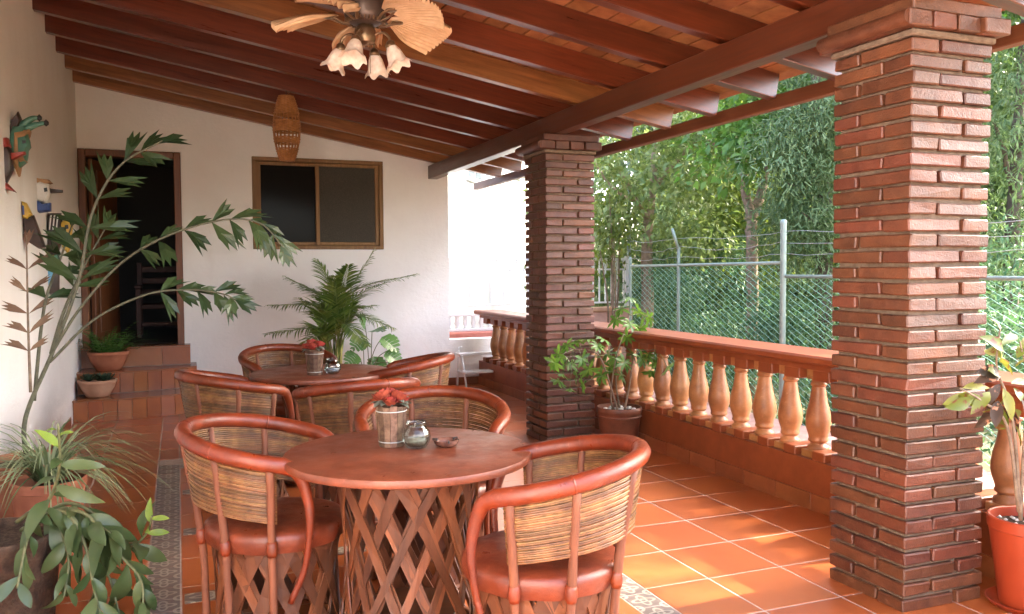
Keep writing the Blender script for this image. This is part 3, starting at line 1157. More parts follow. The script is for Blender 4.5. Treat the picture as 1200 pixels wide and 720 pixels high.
# ---- armchair, open side towards +X
A_END = R_(112)          # half angle of the wrap-round back, measured from -X
def rail_pt(u):          # u in -1..1 along the wrap
    a = math.pi + u * A_END
    z = .775 + .070 * math.cos(u * A_END)
    r = .345 + .015 * (1 - abs(u))
    return Vector((r * math.cos(a) - .01, r * math.sin(a), z))
def make_chair():
    root = empty('leather_armchair')
    # seat: padded leather disc with a rolled, skirted edge
    pr = [(.0, .405), (.262, .395), (.282, .392), (.290, .415), (.294, .440), (.292, .458), (.276, .472), (.22, .482), (.10, .488), (.0, .489)]
    def rib(k, n, z):
        return 1.0 + (.016 * math.sin(k * 11 * 2 * math.pi / n) if z < .42 else .004 * math.sin(k * 5))
    s = MB().lathe([(max(r, .001), z) for r, z in pr], 44, rib=rib).build('seat', SEAT_LEATHER, root, smooth=True, angle=60)
    add_splints(root, [(m, 0) for m in CSPL], 13)
    hoop(.262, .022, .014, w=.8).build('foot_hoop', STICK, root, smooth=True)
    # back posts of barked stick
    for u in (-.93, -.60, -.22, .22, .60, .93):
        top = rail_pt(u)
        a = math.atan2(top.y, top.x)
        bot = Vector((.288 * math.cos(a), .288 * math.sin(a), .0))
        mid = Vector((.303 * math.cos(a), .303 * math.sin(a), .42))
        pts = bez([bot, mid, top - Vector((0, 0, .02))], 6)
        pts = [p + Vector((random.uniform(-.002, .002), random.uniform(-.002, .002), 0)) for p in pts]
        p = MB().tube(pts, [.0165 + random.uniform(-.0015, .0015) for _ in pts], 8).build('back_post', STICK, root, smooth=True)
        i0 = 6
        # leather lashing where post meets the seat
        hoop_pts = [mid + Vector((0, 0, dz)) for dz in (-.03, -.015, .0, .015, .03)]
        MB().tube(hoop_pts, [.018, .022, .0225, .022, .018], 10).build('lashing', LEATHER, p, smooth=True)
    # reeds: stacked horizontally, inside the posts
    m = MB()
    nre = 28
    for j in range(nre):
        f_ = j / (nre - 1)
        pts, n = [], 26
        for i in range(n + 1):
            u = -1.0 + 2.0 * i / n
            t = rail_pt(u * .965)
            zt = t.z - .025
            zb = .575 - .055 * abs(u) ** 2
            z = zb + (zt - zb) * f_ + random.uniform(-.0008, .0008)
            rr = Vector((t.x, t.y, 0)).length - .004 - .030 * (1 - f_) + random.uniform(-.001, .001) + (.0035 if j % 2 else 0)
            a = math.atan2(t.y, t.x)
            pts.append((rr * math.cos(a), rr * math.sin(a), z))
        m.tube(pts, .0047 + random.uniform(-.0004, .0006), 6)
    rp = m.build('reed_back', REED, root, smooth=True)
    tag(rp, kind='stuff')
    # padded top rail that runs on into the arms and curls down to the seat
    path, rad = [], []
    def arm(sg):
        e = rail_pt(sg)
        tdir = (rail_pt(sg) - rail_pt(sg * .97)).normalized()
        p1 = e + tdir * .055 + Vector((0, 0, -.02))
        p2 = p1 + tdir * .035 + Vector((0, 0, -.075))
        p3 = Vector((p2.x + .012, p2.y * .985, .52))
        p4 = Vector((p2.x - .015, p2.y * .93, .34))
        p5 = Vector((p2.x - .075, p2.y * .93, .20))
        return bez([e, p1, p2, p3, p4, p5], 5)[1:], [.036] * 1
    N = 36
    body = [rail_pt(-1 + 2 * i / N) for i in range(N + 1)]
    a1, _ = arm(1)
    a0, _ = arm(-1)
    full = list(reversed(a0)) + body + a1
    na = len(a1)
    for i in range(len(full)):
        if i < na:
            t_ = i / na
        elif i >= na + N + 1:
            t_ = (len(full) - 1 - i) / na
        else:
            t_ = 1
        base_ = .0125 + (.032 - .0125) * (min(1, max(0, (t_ - .30) / .7)) ** .8)
        rad.append(base_ + random.uniform(-.0005, .0007))
    rail = MB().tube(full, rad, 14).build('top_rail', LEATHER, root, smooth=True)
    for u in (-.62, .08, .60):
        c = rail_pt(u)
        tdir = (rail_pt(u + .02) - c).normalized()
        MB().tube([c - tdir * .004, c, c + tdir * .004], [.032, .0335, .032], 14).build('seam', LEATHER, rail, smooth=True)
    return root

TREF = {}
def place_chairs():
    proto = make_chair()
    kids = kids_of(proto)
    spots = [
        # x, y, heading (degrees, direction of the open side), label
        (0.36, 3.60, -22, 'armchair at the near table with its side and dark seat towards the camera, at left'),
        (1.20, 2.78, 152, 'nearest armchair, seen from behind its pale reed back, right of the near table'),
        (1.13, 3.93, -112, 'armchair tucked behind the near table, only its curved top rail showing'),
        (0.36, 5.66, 18, 'armchair on the left of the far table, nearest the steps'),
        (0.98, 5.06, 98, 'armchair in front of the far table with its back to the camera'),
        (1.49, 6.02, 152, 'armchair on the right of the far table, by the end wall'),
        (0.80, 6.80, -75, 'armchair behind the far table, in front of the palm'),
    ]
    for i, (x, y, h, lb_) in enumerate(spots):
        c = proto if i == 0 else copy_tree(proto, kids)
        c.location = (x, y, .0125)
        c.rotation_euler = (0, 0, R_(h))
        sv = random.uniform(.97, 1.0)
        c.scale = (sv, sv, random.uniform(.985, 1.01))
        tag(c, lb_, 'armchair', 'leather armchairs round the tables')
place_chairs()

def make_table(loc, label):
    root = empty('round_table', (*loc, .0125), random.uniform(0, 1))
    tag(root, label, 'table', 'round leather tables')
    R = .492
    pr = [(.001, .727), (R - .012, .727), (R - .003, .731), (R, .738), (R, .752), (R - .003, .759), (R - .012, .762), (.001, .763)]
    top = MB().lathe(pr, 72).build('table_top', TABLE_LEATHER, root, smooth=True, angle=35)
    add_splints(root, [(m, 0) for m in TSPL], 14)
    hoop(.285, .03, .016, w=.9).build('foot_hoop', STICK, root, smooth=True)
    hoop(.262, .712, .013).build('top_hoop', STICK, root, smooth=True)
    MB().lathe([(.20, .09), (.205, .10), (.205, .125), (.20, .13)], 24).build('shelf', SPLINT, root, smooth=True, angle=40)
    return root
T1, T2 = (.845, 3.285), (.935, 6.08)
make_table(T1, 'near round table with an ashtray, bare leather top')
make_table(T2, 'far round table in front of the palm')
TZ = .7635 + .0125

# ---- things on the tables
VASEWOOD = m_wood('weathered_slat', (0.16, 0.10, 0.075), (0.40, 0.30, 0.24), 2, 0.75, rnd=0.3)
VW2 = m_noisy('weathered_slats', (0.060, 0.032, 0.020), (0.185, 0.110, 0.070), 30, 0.8, 0.5, 0.003, 0.2, rnd=0.35, island=True).mat
ROSE = m_noisy('dried_rose', (0.16, 0.018, 0.014), (0.34, 0.055, 0.035), 30, 0.7, 0.3, 0.002, 0.2, rnd=0.3, island=True).mat
DRYLEAF = m_leaf('dusty_leaf', (0.075, 0.085, 0.06), (0.17, 0.18, 0.13), 0.7, 0.1)
def vase(loc, label):
    v = empty('flower_holder', loc, random.uniform(0, 3))
    tag(v, label, 'vase', 'flower holders on the tables')
    m = MB()
    n = 13
    for i in range(n):
        a = 2 * math.pi * i / n
        mt = Matrix.Rotation(a, 4, 'Z')
        w0, w1 = .0115, .0142
        r0, r1, h = .050, .062, .165 + random.uniform(-.004, .004)
        m.add([mt @ Vector(p) for p in ((r0, -w0, 0), (r0, w0, 0), (r1, w1, h), (r1, -w1, h), (r0 - .006, -w0, 0), (r0 - .006, w0, 0), (r1 - .006, w1, h), (r1 - .006, -w1, h))],
              [(0, 1, 2, 3), (7, 6, 5, 4), (3, 2, 6, 7), (0, 3, 7, 4), (2, 1, 5, 6), (1, 0, 4, 5)])
    s = m.build('slats', VW2, v)
    tag(s, kind='stuff')
    for z, r in ((.02, .053), (.145, .0625)):
        hoop(r, z, .0022, 28).build('wire', BARB, v)
    MB().lathe([(.038, .005), (.046, .135)], 16, cap1=True).build('lining', SOIL, v)
    for (x, y, z, s_) in ((-.028, -.02, .195, 1.15), (.03, -.012, .203, 1.1), (.0, .03, .205, 1.15), (.05, .03, .19, .9), (-.05, .025, .187, .95)):
        f = MB()
        for layer, (rr, tilt, cnt) in enumerate(((.006, .15, 3), (.014, .35, 4), (.022, .65, 5), (.027, 1.0, 6))):
            for i in range(cnt):
                a = 2 * math.pi * i / cnt + layer * .7
                d = Vector((math.cos(a) * math.sin(tilt), math.sin(a) * math.sin(tilt), math.cos(tilt)))
                base_ = Vector((math.cos(a) * rr * .4, math.sin(a) * rr * .4, -.012))
                f.leaf(base_, d, Vector((-math.cos(a), -math.sin(a), .2)), .036, .036, -.35, .35, 3, .6, .25)
        f.build('rose', ROSE, v, smooth=True, loc=(x, y, z), rot=(random.uniform(-.5, .5), random.uniform(-.5, .5), 0)).scale = (s_ * 1.15,) * 3
    for i in range(16):
        a = random.uniform(0, 6.28)
        d = Vector((math.cos(a), math.sin(a), random.uniform(-.1, .35)))
        MB().leaf(Vector((math.cos(a) * .035, math.sin(a) * .035, .172 + random.uniform(0, .025))), d, (0, 0, 1), random.uniform(.045, .075), random.uniform(.026, .04), .35, .3, 4, .45).build('leaf', DRYLEAF, v, smooth=True)
    return v
def jar(loc, label, mat):
    j = empty('glass_jar', loc)
    tag(j, label, 'jar')
    outer = [(.030, .0), (.040, .004), (.052, .025), (.056, .045), (.052, .068), (.040, .085), (.036, .092), (.041, .098), (.041, .106), (.038, .110)]
    inner = [(.034, .108), (.032, .092), (.037, .083), (.047, .066), (.051, .045), (.047, .027), (.036, .012), (.001, .010)]
    rb = lambda k, n, z: 1 + (.045 * abs(math.sin(k * 7 * math.pi * 2 / n / 1.0)) if .008 < z < .085 else 0)
    MB().lathe(outer + inner, 56, rib=rb, cap1=False).build('glass', GLASS, j, smooth=True, angle=60)
    MB().lathe([(.001, .012), (.034, .013), (.044, .030), (.046, .036), (.001, .038)], 20).build('sand', mat, j, smooth=True)
SAND = m_noisy('grey_sand', (0.14, 0.12, 0.09), (0.30, 0.27, 0.20), 90, 0.9, 0.5, 0.003).mat
BLUEB = m_noisy('blue_white_beads', (0.10, 0.13, 0.25), (0.70, 0.66, 0.66), 55, 0.6, 0.3, 0.003).mat
def tab(px, py):
    p = onZ(px, py, TZ)
    return (p.x, p.y, TZ)
vase(tab(459, 522), 'slatted wooden flower holder with red dried roses on the near table')
jar(tab(488, 525), 'ribbed clear glass jar beside the near flower holder', SAND)
vase(tab(369, 439), 'slatted wooden flower holder with red dried roses on the far table')
jar(tab(390, 438), 'ribbed glass jar with blue and white filling on the far table', BLUEB)
ap = tab(523, 523)
ash = empty('ashtray', ap)
tag(ash, 'small dark brown ceramic ashtray on the near table', 'ashtray')
MB().lathe([(.030, 0), (.043, .006), (.050, .016), (.052, .026), (.049, .028), (.045, .026), (.038, .012), (.001, .010)], 32, cap1=False).build('bowl', m_noisy('brown_glaze', (0.05, 0.022, 0.018), (0.20, 0.09, 0.06), 20, 0.2, 0.1).mat, ash, smooth=True, angle=50)
for a in (0.4, 2.5, 4.6):
    MB().cbox(-.012, .012, -.004, .004, .020, .031, .002, mat=Matrix.Translation((.048 * math.cos(a), .048 * math.sin(a), 0)) @ Matrix.Rotation(a, 4, 'Z')).build('cigarette_rest', BUD, ash)

# ================================================================== ceiling fan
FANP = Vector((.99, 4.70, 0))
fan = empty('ceiling_fan', (FANP.x, FANP.y, 2.765))
tag(fan, 'ceiling fan with palm leaf blades and four frosted tulip lamp shades', 'ceiling fan')
top = rz(FANP.x) - 2.765
MB().lathe([(.012, .30), (.012, top - .04)], 12).build('rod', BRASS, fan, smooth=True)
MB().lathe([(.02, top - .09), (.07, top - .06), (.075, top + .012)], 24).build('canopy', BRASS, fan, smooth=True, angle=40)
MB().lathe([(.03, .075), (.075, .08), (.105, .10), (.115, .13), (.115, .21), (.10, .25), (.06, .285), (.02, .31)], 36).build('motor_housing', m_plain('bronze_motor', (0.10, 0.065, 0.05), 0.4, 0.5), fan, smooth=True, angle=40)
for i in range(28):
    a = 2 * math.pi * i / 28
    MB().cbox(.092, .113, -.003, .003, .082, .104, .001, mat=Matrix.Rotation(a, 4, 'Z')).build('vent_fin', BRASS, fan)
MB().lathe([(.02, -.03), (.05, -.02), (.058, .0), (.058, .045), (.045, .07), (.03, .078)], 28).build('light_hub', BRASS, fan, smooth=True, angle=40)
def blade_mesh():
    # a broad fluted palm-leaf blade with a scalloped tip, along +X
    m = MB()
    NU, NV = 16, 60
    vs_, fs = [], []
    for i in range(NU + 1):
        u = i / NU
        for j in range(NV + 1):
            v = -1 + 2 * j / NV
            ang = v * 1.02 * (0.62 + .0 * u)
            # rays fan out from a point near the hub
            half = .155 * (math.sin(min(1, u * 1.12 + .10) * math.pi * .56)) ** 1.0
            scal = .014 * abs(math.sin(j * math.pi / 5)) if u > .9 else 0
            x = .35 * u * (1 - .16 * v * v * u) + scal
            y = v * half
            flute = .019 * math.sin(j * math.pi / 2.5) * min(1, u * 2.5) * (1 - .2 * u)
            z = flute - .045 * u * u - .035 * v * v * u
            vs_.append((x, y, z))
    for i in range(NU):
        for j in range(NV):
            a = i * (NV + 1) + j
            fs.append((a, a + NV + 1, a + NV + 2, a + 1))
    n0 = len(vs_)
    vs_ += [(x, y, z + .004) for (x, y, z) in vs_]
    fs2 = [tuple(reversed([q + n0 for q in f])) for f in fs]
    m.add(vs_, fs + fs2)
    o = m.build('blade', BLADE, None, smooth=True)
    me = o.data
    bpy.data.objects.remove(o)
    return me
bmsh = blade_mesh()
iron = MB()
iron.tube(bez([(.06, 0, .10), (.11, .012, .085), (.16, .03, .105), (.20, .02, .118)], 5), .010, 8, flat=.5)
iron.tube(bez([(.06, 0, .10), (.11, -.012, .085), (.16, -.03, .105), (.20, -.02, .118)], 5), .010, 8, flat=.5)
iron.lathe([(.018, -.006), (.034, -.003), (.034, .003), (.018, .008)], 16, (.20, 0, .12))
io = iron.build('blade_iron', BRASS, None, smooth=True)
ime = io.data
bpy.data.objects.remove(io)
for i in range(5):
    a = R_(-57 + 72 * i)
    b = link('blade', bmsh, fan, (.15 * math.cos(a), .15 * math.sin(a), .128))
    b.rotation_euler = (R_(-14), 0, a)
    k = link('blade_iron', ime, fan, (0, 0, 0))
    k.rotation_euler = (0, 0, a)
def shade_parts():
    pr = [(.022, 0), (.030, -.012), (.040, -.035), (.046, -.062), (.050, -.085), (.060, -.105), (.072, -.118)]
    m = MB()
    n = 40
    vs_, fs = [], []
    for t_, (r, z) in enumerate(pr):
        for k in range(n):
            a = 2 * math.pi * k / n
            w = (t_ / (len(pr) - 1)) ** 3
            rr = r * (1 + .07 * w * math.cos(6 * a))
            vs_.append((rr * math.cos(a), rr * math.sin(a), z - .012 * w * math.cos(6 * a)))
    for t_ in range(len(pr) - 1):
        for k in range(n):
            k2 = (k + 1) % n
            fs.append((t_ * n + k, t_ * n + k2, (t_ + 1) * n + k2, (t_ + 1) * n + k))
    m.add(vs_, fs)
    o = m.build('lamp_shade', SHADE, None, smooth=True)
    me = o.data
    bpy.data.objects.remove(o)
    return me
smsh = shade_parts()
for i in range(4):
    a = R_(-140 + 90 * i + 18)
    ca, sa = math.cos(a), math.sin(a)
    ar = MB().tube(bez([(.05 * ca, .05 * sa, .02), (.10 * ca, .10 * sa, .03), (.135 * ca, .135 * sa, .005), (.14 * ca, .14 * sa, -.02)], 5), .008, 8)
    ao = ar.build('lamp_arm', BRASS, fan, smooth=True)
    s = link('lamp_shade', smsh, fan, (.145 * ca, .145 * sa, -.045))
    s.rotation_euler = Euler((0, R_(-28), 0)).to_matrix().to_euler()
    s.rotation_euler = (Matrix.Rotation(a, 3, 'Z') @ Matrix.Rotation(R_(-24), 3, 'Y')).to_euler()
    sc_ = MB().lathe([(.028, -.012), (.030, .0), (.022, .022), (.012, .03)], 16).build('socket', BRASS, fan, smooth=True, loc=(.145 * ca, .145 * sa, -.045))
MB().tube([(.02, -.02, -.02), (.021, -.021, -.19)], .0022, 5).build('pull_chain', BRASS, fan)

# ================================================================== wicker lantern
lp = onY(336, 150, 8.12)
lan = empty('wicker_lantern', (lp.x, lp.y, lp.z))
tag(lan, 'woven wicker lantern hanging from a rafter', 'lantern')
def lr(z):       # body radius, z from -.30 to .29
    t_ = (z + .30) / .59
    return .042 + .080 * math.sin(math.pi * (t_ * .86 + .07)) ** .85
m = MB()
for i in range(20):
    a = 2 * math.pi * i / 20
    pts = [(lr(z) * math.cos(a), lr(z) * math.sin(a), z) for z in [-.30 + .59 * k / 14 for k in range(15)]]
    m.tube(pts, .0045, 5)
bands = [(-.30, -.195), (-.140, -.090), (-.035, .060), (.125, .29)]
for (z0, z1) in bands:
    z = z0
    j = 0
    while z <= z1:
        n = 40
        pts = []
        for i in range(n + 1):
            a = 2 * math.pi * i / n
            r = lr(z) + .004 * math.sin(i * math.pi / 1.0 * .5 + j * math.pi)
            pts.append((r * math.cos(a), r * math.sin(a), z))
        m.tube(pts, .0058, 5, cap=False)
        z += .0115
        j += 1
tag(m.build('weave', WICKER, lan, smooth=True), kind='stuff')
MB().lathe([(.001, -.305), (.044, -.303), (.046, -.296), (.001, -.290)], 20).build('base_disc', WICKER, lan)
MB().tube([(0, 0, .28), (0, 0, rz(lp.x) - lp.z + .01)], .004, 6).build('cord', BUD, lan)
MB().tube([(.0, 0, rz(lp.x) - lp.z + .01), (.02, 0, rz(lp.x) - lp.z - .02), (.045, 0, rz(lp.x) - lp.z - .01)], .004, 6).build('hook', BRASS, lan)
MB().tube([(-.05, 0, .282), (0, 0, .30), (.05, 0, .282)], .004, 6).build('handle', WICKER, lan)

# ================================================================== white folding step stool by the end wall
st = empty('step_stool', (3.49, 9.90, .012))
tag(st, 'white metal folding step stool against the low wall', 'step stool')
for sx in (-.24, .24):
    MB().tube([(sx, -.12, 0), (sx * .98, .08, .42)], .013, 8).build('front_leg', IRON_WHITE, st, smooth=True)
    MB().tube([(sx, .26, 0), (sx * .98, .20, .46)], .013, 8).build('rear_leg', IRON_WHITE, st, smooth=True)
    MB().tube([(sx * .99, -.10, .20), (sx * .99, .22, .20)], .010, 8).build('side_bar', IRON_WHITE, st, smooth=True)
    MB().tube([(sx * .98, .05, .40), (sx * .98, .24, .40)], .010, 8).build('side_bar', IRON_WHITE, st, smooth=True)
MB().cbox(-.27, .27, -.17, .01, .205, .232, .006).build('step', IRON_WHITE, st)
MB().cbox(-.27, .27, .06, .24, .405, .432, .006).build('step', IRON_WHITE, st)
MB().tube([(-.235, .205, .43), (-.235, .205, .50), (-.19, .205, .50)], .010, 8).build('hinge', IRON_WHITE, st, smooth=True)
# ================================================================== trees and hedge outside
FOL_LIGHT = m_leaf('leaf_light', (0.0872, 0.1398, 0.0361), (0.2152, 0.2634, 0.0904), 0.5, 0.35)
FOL_BROAD = m_leaf('leaf_broad', (0.0633, 0.1437, 0.0253), (0.1725, 0.2818, 0.0633), 0.45, 0.4)
FOL_DARK = m_leaf('leaf_dark', (0.0410, 0.0815, 0.0222), (0.1404, 0.1976, 0.0556), 0.55, 0.25)
FOL_FEATHER = m_leaf('leaf_feather', (0.0600, 0.1075, 0.0380), (0.1650, 0.2311, 0.0950), 0.55, 0.3)
FOL_HEDGE = m_leaf('leaf_hedge', (0.0414, 0.1037, 0.0435), (0.1397, 0.2294, 0.1027), 0.55, 0.3)
BARK = m_noisy('pale_bark', (0.16, 0.11, 0.075), (0.36, 0.27, 0.19), 12, 0.85, 0.6, 0.01, 0.2).mat
BARK_D = m_noisy('dark_bark', (0.06, 0.045, 0.032), (0.15, 0.11, 0.08), 12, 0.9, 0.6, 0.01, 0.2).mat

def clump_leaves(clumps, L, W, droop=0.3, jitter=.35, up=0.8):
    Ps, Ds, Ns, Ls, Ws = [], [], [], [], []
    for (c, r, n) in clumps:
        v = unit(rng.normal(size=(n, 3)))
        rad = rng.random(n) ** .45
        r3 = np.array(r if hasattr(r, '__len__') else (r, r, r))
        P = np.array(c) + v * rad[:, None] * r3
        D = v * .8 + rng.normal(size=(n, 3)) * .6
        D[:, 2] -= droop
        N = v * .5 + rng.normal(size=(n, 3)) * jitter + np.array([0, 0, up])
        Ps.append(P); Ds.append(D); Ns.append(N)
        s = rng.uniform(.6, 1.25, n)
        Ls.append(L * s); Ws.append(W * s)
    return [np.concatenate(a) for a in (Ps, Ds, Ns, Ls, Ws)]

def crown_mesh(name, clumps, L, W, mat, parent, tmpl=LEAF_A, **kw):
    P, D, N, Ls, Ws = clump_leaves(clumps, L, W, **kw)
    if parent is not None:
        P = P - np.array(parent.location)
    V, F = np_leaves(P, D, N, Ls, Ws, *tmpl)
    return npmesh(name, V, F, mat, parent)

def tree(name, label, limbs, clumps, L, W, mat, bark, group, tmpl=LEAF_A, **kw):
    """limbs: list of point lists with radii; first is the trunk"""
    b = Vector(limbs[0][0][0])
    root = empty(name, b)
    tag(root, label, 'tree', group)
    m = MB()
    for pts, r0, r1 in limbs:
        q = bez([Vector(p) - b for p in pts], 6)
        q = [p + Vector((random.uniform(-.015, .015), random.uniform(-.015, .015), 0)) for p in q]
        m.tube(q, [r0 + (r1 - r0) * i / (len(q) - 1) for i in range(len(q))], 8)
    m.build('trunk', bark, root, smooth=True)
    crown_mesh('crown', clumps, L, W, mat, root, tmpl, **kw)
    return root

def on_ray(px, py, d):
    r = ray(px, py)
    r = r / r.dot(CF)
    return EYE + r * d

def scatter_clumps(pxs, pys, ds, n, r, leaves):
    out = []
    for _ in range(n):
        c = on_ray(random.uniform(*pxs), random.uniform(*pys), random.uniform(*ds))
        rr = random.uniform(*r)
        out.append((tuple(c), (rr * 1.15, rr * 1.15, rr * .8), int(leaves * (rr / r[1]) ** 2)))
    return out
GRP = 'trees beyond the fence'
# the broad-leaved tree whose forked trunk shows in the middle of the gap
d = 11.0
base_ = on_ray(882, 330, d); base_.z = GZ
fork = on_ray(880, 258, d)
limbs = [([base_, on_ray(881, 300, d), fork], .085, .068),
         ([fork, on_ray(872, 215, d), on_ray(876, 170, d), on_ray(884, 118, d), on_ray(890, 40, d + .3)], .062, .02),
         ([fork, on_ray(893, 225, d + .2), on_ray(901, 170, d + .3), on_ray(905, 90, d + .4)], .075, .03),
         ([on_ray(874, 205, d), on_ray(865, 192, d - .1), on_ray(840, 172, d - .3), on_ray(826, 158, d - .4)], .035, .012),
         ([on_ray(877, 165, d), on_ray(892, 145, d), on_ray(907, 125, d - .2)], .028, .012)]
cl = scatter_clumps((830, 930), (70, 200), (d - 1.2, d + 1.2), 36, (.24, .44), 120)
cl += scatter_clumps((850, 930), (-60, 60), (d - 1.0, d + 1.0), 14, (.4, .6), 70)
tree('broadleaf_tree', 'broad leaved tree with a pale forked trunk in the middle of the gap', limbs, cl, .135, .075, FOL_BROAD, BARK, GRP)
# the light small-leaved tree nearest the far pillar
d = 12.5
base_ = on_ray(760, 330, d); base_.z = GZ
limbs = [([base_, on_ray(758, 290, d), on_ray(765, 220, d), on_ray(770, 120, d)], .11, .03),
         ([on_ray(760, 260, d), on_ray(735, 215, d - .4), on_ray(706, 185, d - .8)], .045, .015),
         ([on_ray(762, 240, d), on_ray(722, 225, d - .8), on_ray(698, 190, d - 1.0)], .03, .012),
         ([on_ray(764, 225, d), on_ray(800, 180, d - .4), on_ray(830, 150, d - .6)], .045, .012)]
cl = scatter_clumps((690, 845), (110, 300), (d - 1.4, d + .8), 70, (.28, .55), 150)
cl += scatter_clumps((690, 860), (-40, 110), (d - .8, d + 1.0), 20, (.5, .7), 110)
tree('light_tree', 'pale green small leaved tree beside the far pillar', limbs, cl, .115, .055, FOL_LIGHT, BARK, GRP)
# the feathery tree by the near pillar
d = 10.0
base_ = on_ray(968, 330, d); base_.z = GZ
limbs = [([base_, on_ray(966, 280, d), on_ray(960, 180, d), on_ray(955, 60, d), on_ray(955, -40, d)], .12, .03)]
for px, py in ((930, 150), (945, 120), (990, 140), (925, 215), (1000, 230), (940, 250)):
    limbs.append(([on_ray(962, py + 45, d), on_ray((px + 962) / 2, py + 10, d - .3), on_ray(px, py, d - .6)], .03, .008))
cl = scatter_clumps((915, 1010), (95, 320), (d - 1.0, d + .8), 64, (.3, .5), 620)
cl += scatter_clumps((900, 1020), (-80, 95), (d - .8, d + .8), 16, (.45, .65), 420)
tree('feathery_tree', 'blue green feathery tree against the near pillar', limbs, cl, .075, .0125, FOL_FEATHER, BARK_D, GRP, LEAF_B, droop=.35)
# the dark tree to the right of the near pillar
d = 9.6
base_ = on_ray(1185, 340, d); base_.z = GZ
limbs = [([base_, on_ray(1188, 250, d), on_ray(1192, 150, d), on_ray(1200, 20, d)], .10, .03),
         ([on_ray(1189, 230, d), on_ray(1174, 170, d - .3), on_ray(1160, 130, d - .5)], .035, .012),
         ([on_ray(1190, 190, d), on_ray(1210, 130, d - .3), on_ray(1235, 100, d - .5)], .035, .012)]
cl = scatter_clumps((1140, 1260), (50, 335), (d - .9, d + .7), 60, (.28, .48), 190)
cl += scatter_clumps((1130, 1280), (-40, 50), (d - .6, d + .8), 10, (.4, .6), 150)
tree('dark_tree', 'dark leaved tree to the right of the near pillar', limbs, cl, .10, .026, FOL_FEATHER, BARK_D, GRP, LEAF_A, droop=.7)
# the wood behind, one mass
cl = []
for px in range(676, 1330, 20):
    for k in range(8):
        cc = on_ray(px + random.uniform(-14, 14), 0, random.uniform(14.0, 18.5))
        cc.z = GZ + .3 + random.uniform(0, 1) * 6.6
        rr = random.uniform(.6, 1.1)
        cl.append((tuple(cc), (rr, rr, rr * .8), 170))
wo = crown_mesh('woodland', cl, .20, .10, FOL_DARK, None)
tag(wo, 'dense dark green woodland filling the view behind the nearer trees', 'woodland', kind='stuff')
# the wooded slope the trees stand on
hv, hf = [], []
NA, NB_ = 40, 14
for i in range(NA + 1):
    an_ = R_(30.0 + 45.0 * i / NA)
    for j in range(NB_ + 1):
        t_ = j / NB_
        dd = 17.5 + 9 * t_
        hv.append((dd * math.sin(an_), dd * math.cos(an_), GZ - .05 + 7.5 * t_ ** .75 + random.uniform(-.15, .15)))
for i in range(NA):
    for j in range(NB_):
        a_ = i * (NB_ + 1) + j
        hf.append((a_, a_ + 1, a_ + NB_ + 2, a_ + NB_ + 1))
hm = MB()
hm.add(hv, hf)
tag(hm.build('hillside', m_noisy('undergrowth', (0.012, 0.026, 0.010), (0.06, 0.095, 0.03), 2.2, 0.95, 1.0, 0.2, 0.1, fine=9).mat, smooth=True), kind='structure')
# a tall tree standing to the right, out of the picture, that shades the far half of the terrace
cl = []
for i in range(125):
    cl.append(((random.uniform(8.6, 11.2), random.uniform(4.45, 9.8), random.uniform(4.7, 7.8)), random.uniform(.5, .8), 190))
for i in range(26):
    cl.append(((random.uniform(8.6, 11.2), random.uniform(2.2, 4.5), random.uniform(4.9, 8.2)), random.uniform(.4, .7), 75))
tree('tall_tree', 'tall tree out of the picture to the right', [([Vector((10.6, 6.6, GZ)), Vector((10.5, 6.7, 3.0)), Vector((10.2, 7.0, 7.0))], .2, .06)], cl, .18, .09, FOL_BROAD, BARK_D, GRP)
# light sprays among the wood, mid distance
cl = scatter_clumps((820, 960), (110, 310), (12.5, 14.0), 46, (.35, .6), 120)
tree('yellow_green_tree', 'sunlit yellow green tree behind the forked trunk', [([on_ray(915, 330, 13.5) * 1.0, on_ray(915, 220, 13.4), on_ray(912, 120, 13.4)], .08, .03)], cl, .15, .07,
     m_leaf('leaf_yellowgreen', (0.07, 0.12, 0.02), (0.20, 0.24, 0.05), 0.5, 0.4), BARK_D, GRP)
# hedge tight behind the fence
cl = []
for i in range(230):
    y = random.uniform(2.4, 12.0)
    x = random.uniform(6.15, 7.6)
    hmax = 1.35 + .35 * math.sin(y * 1.3) + .25 * math.sin(y * 3.1 + 1)
    z = GZ + random.uniform(.1, 1) * (hmax - GZ)
    rr = random.uniform(.22, .42)
    cl.append(((x, y, z), (rr, rr, rr * .8), 150))
he = crown_mesh('hedge', cl, .085, .026, FOL_HEDGE, None, LEAF_A, droop=.5)
tag(he, 'blue green bank of shrubs tight behind the chain link fence', 'hedge', kind='stuff')
# a bush with pale leaves near the poles
sb = empty('shrub', tuple(on_ray(716, 370, 12.4)))
sb.location.z = GZ
tag(sb, 'light yellow green shrub between the far pillar and the tall pole', 'shrub')
cl = scatter_clumps((697, 735), (225, 315), (12.0, 12.8), 18, (.2, .34), 110)
crown_mesh('foliage', cl, .10, .045, MATS['leaf_yellowgreen'], sb)
b0 = Vector(sb.location)
m = MB()
for k in range(5):
    e = Vector(cl[k * 3][0])
    m.tube(bez([Vector((random.uniform(-.05, .05), .05 * k, 0)), (e - b0) * .5 + Vector((.05, 0, .1)), e - b0], 5), [.02 - .0013 * i for i in range(11)], 6)
m.build('stem', BARK, sb, smooth=True)
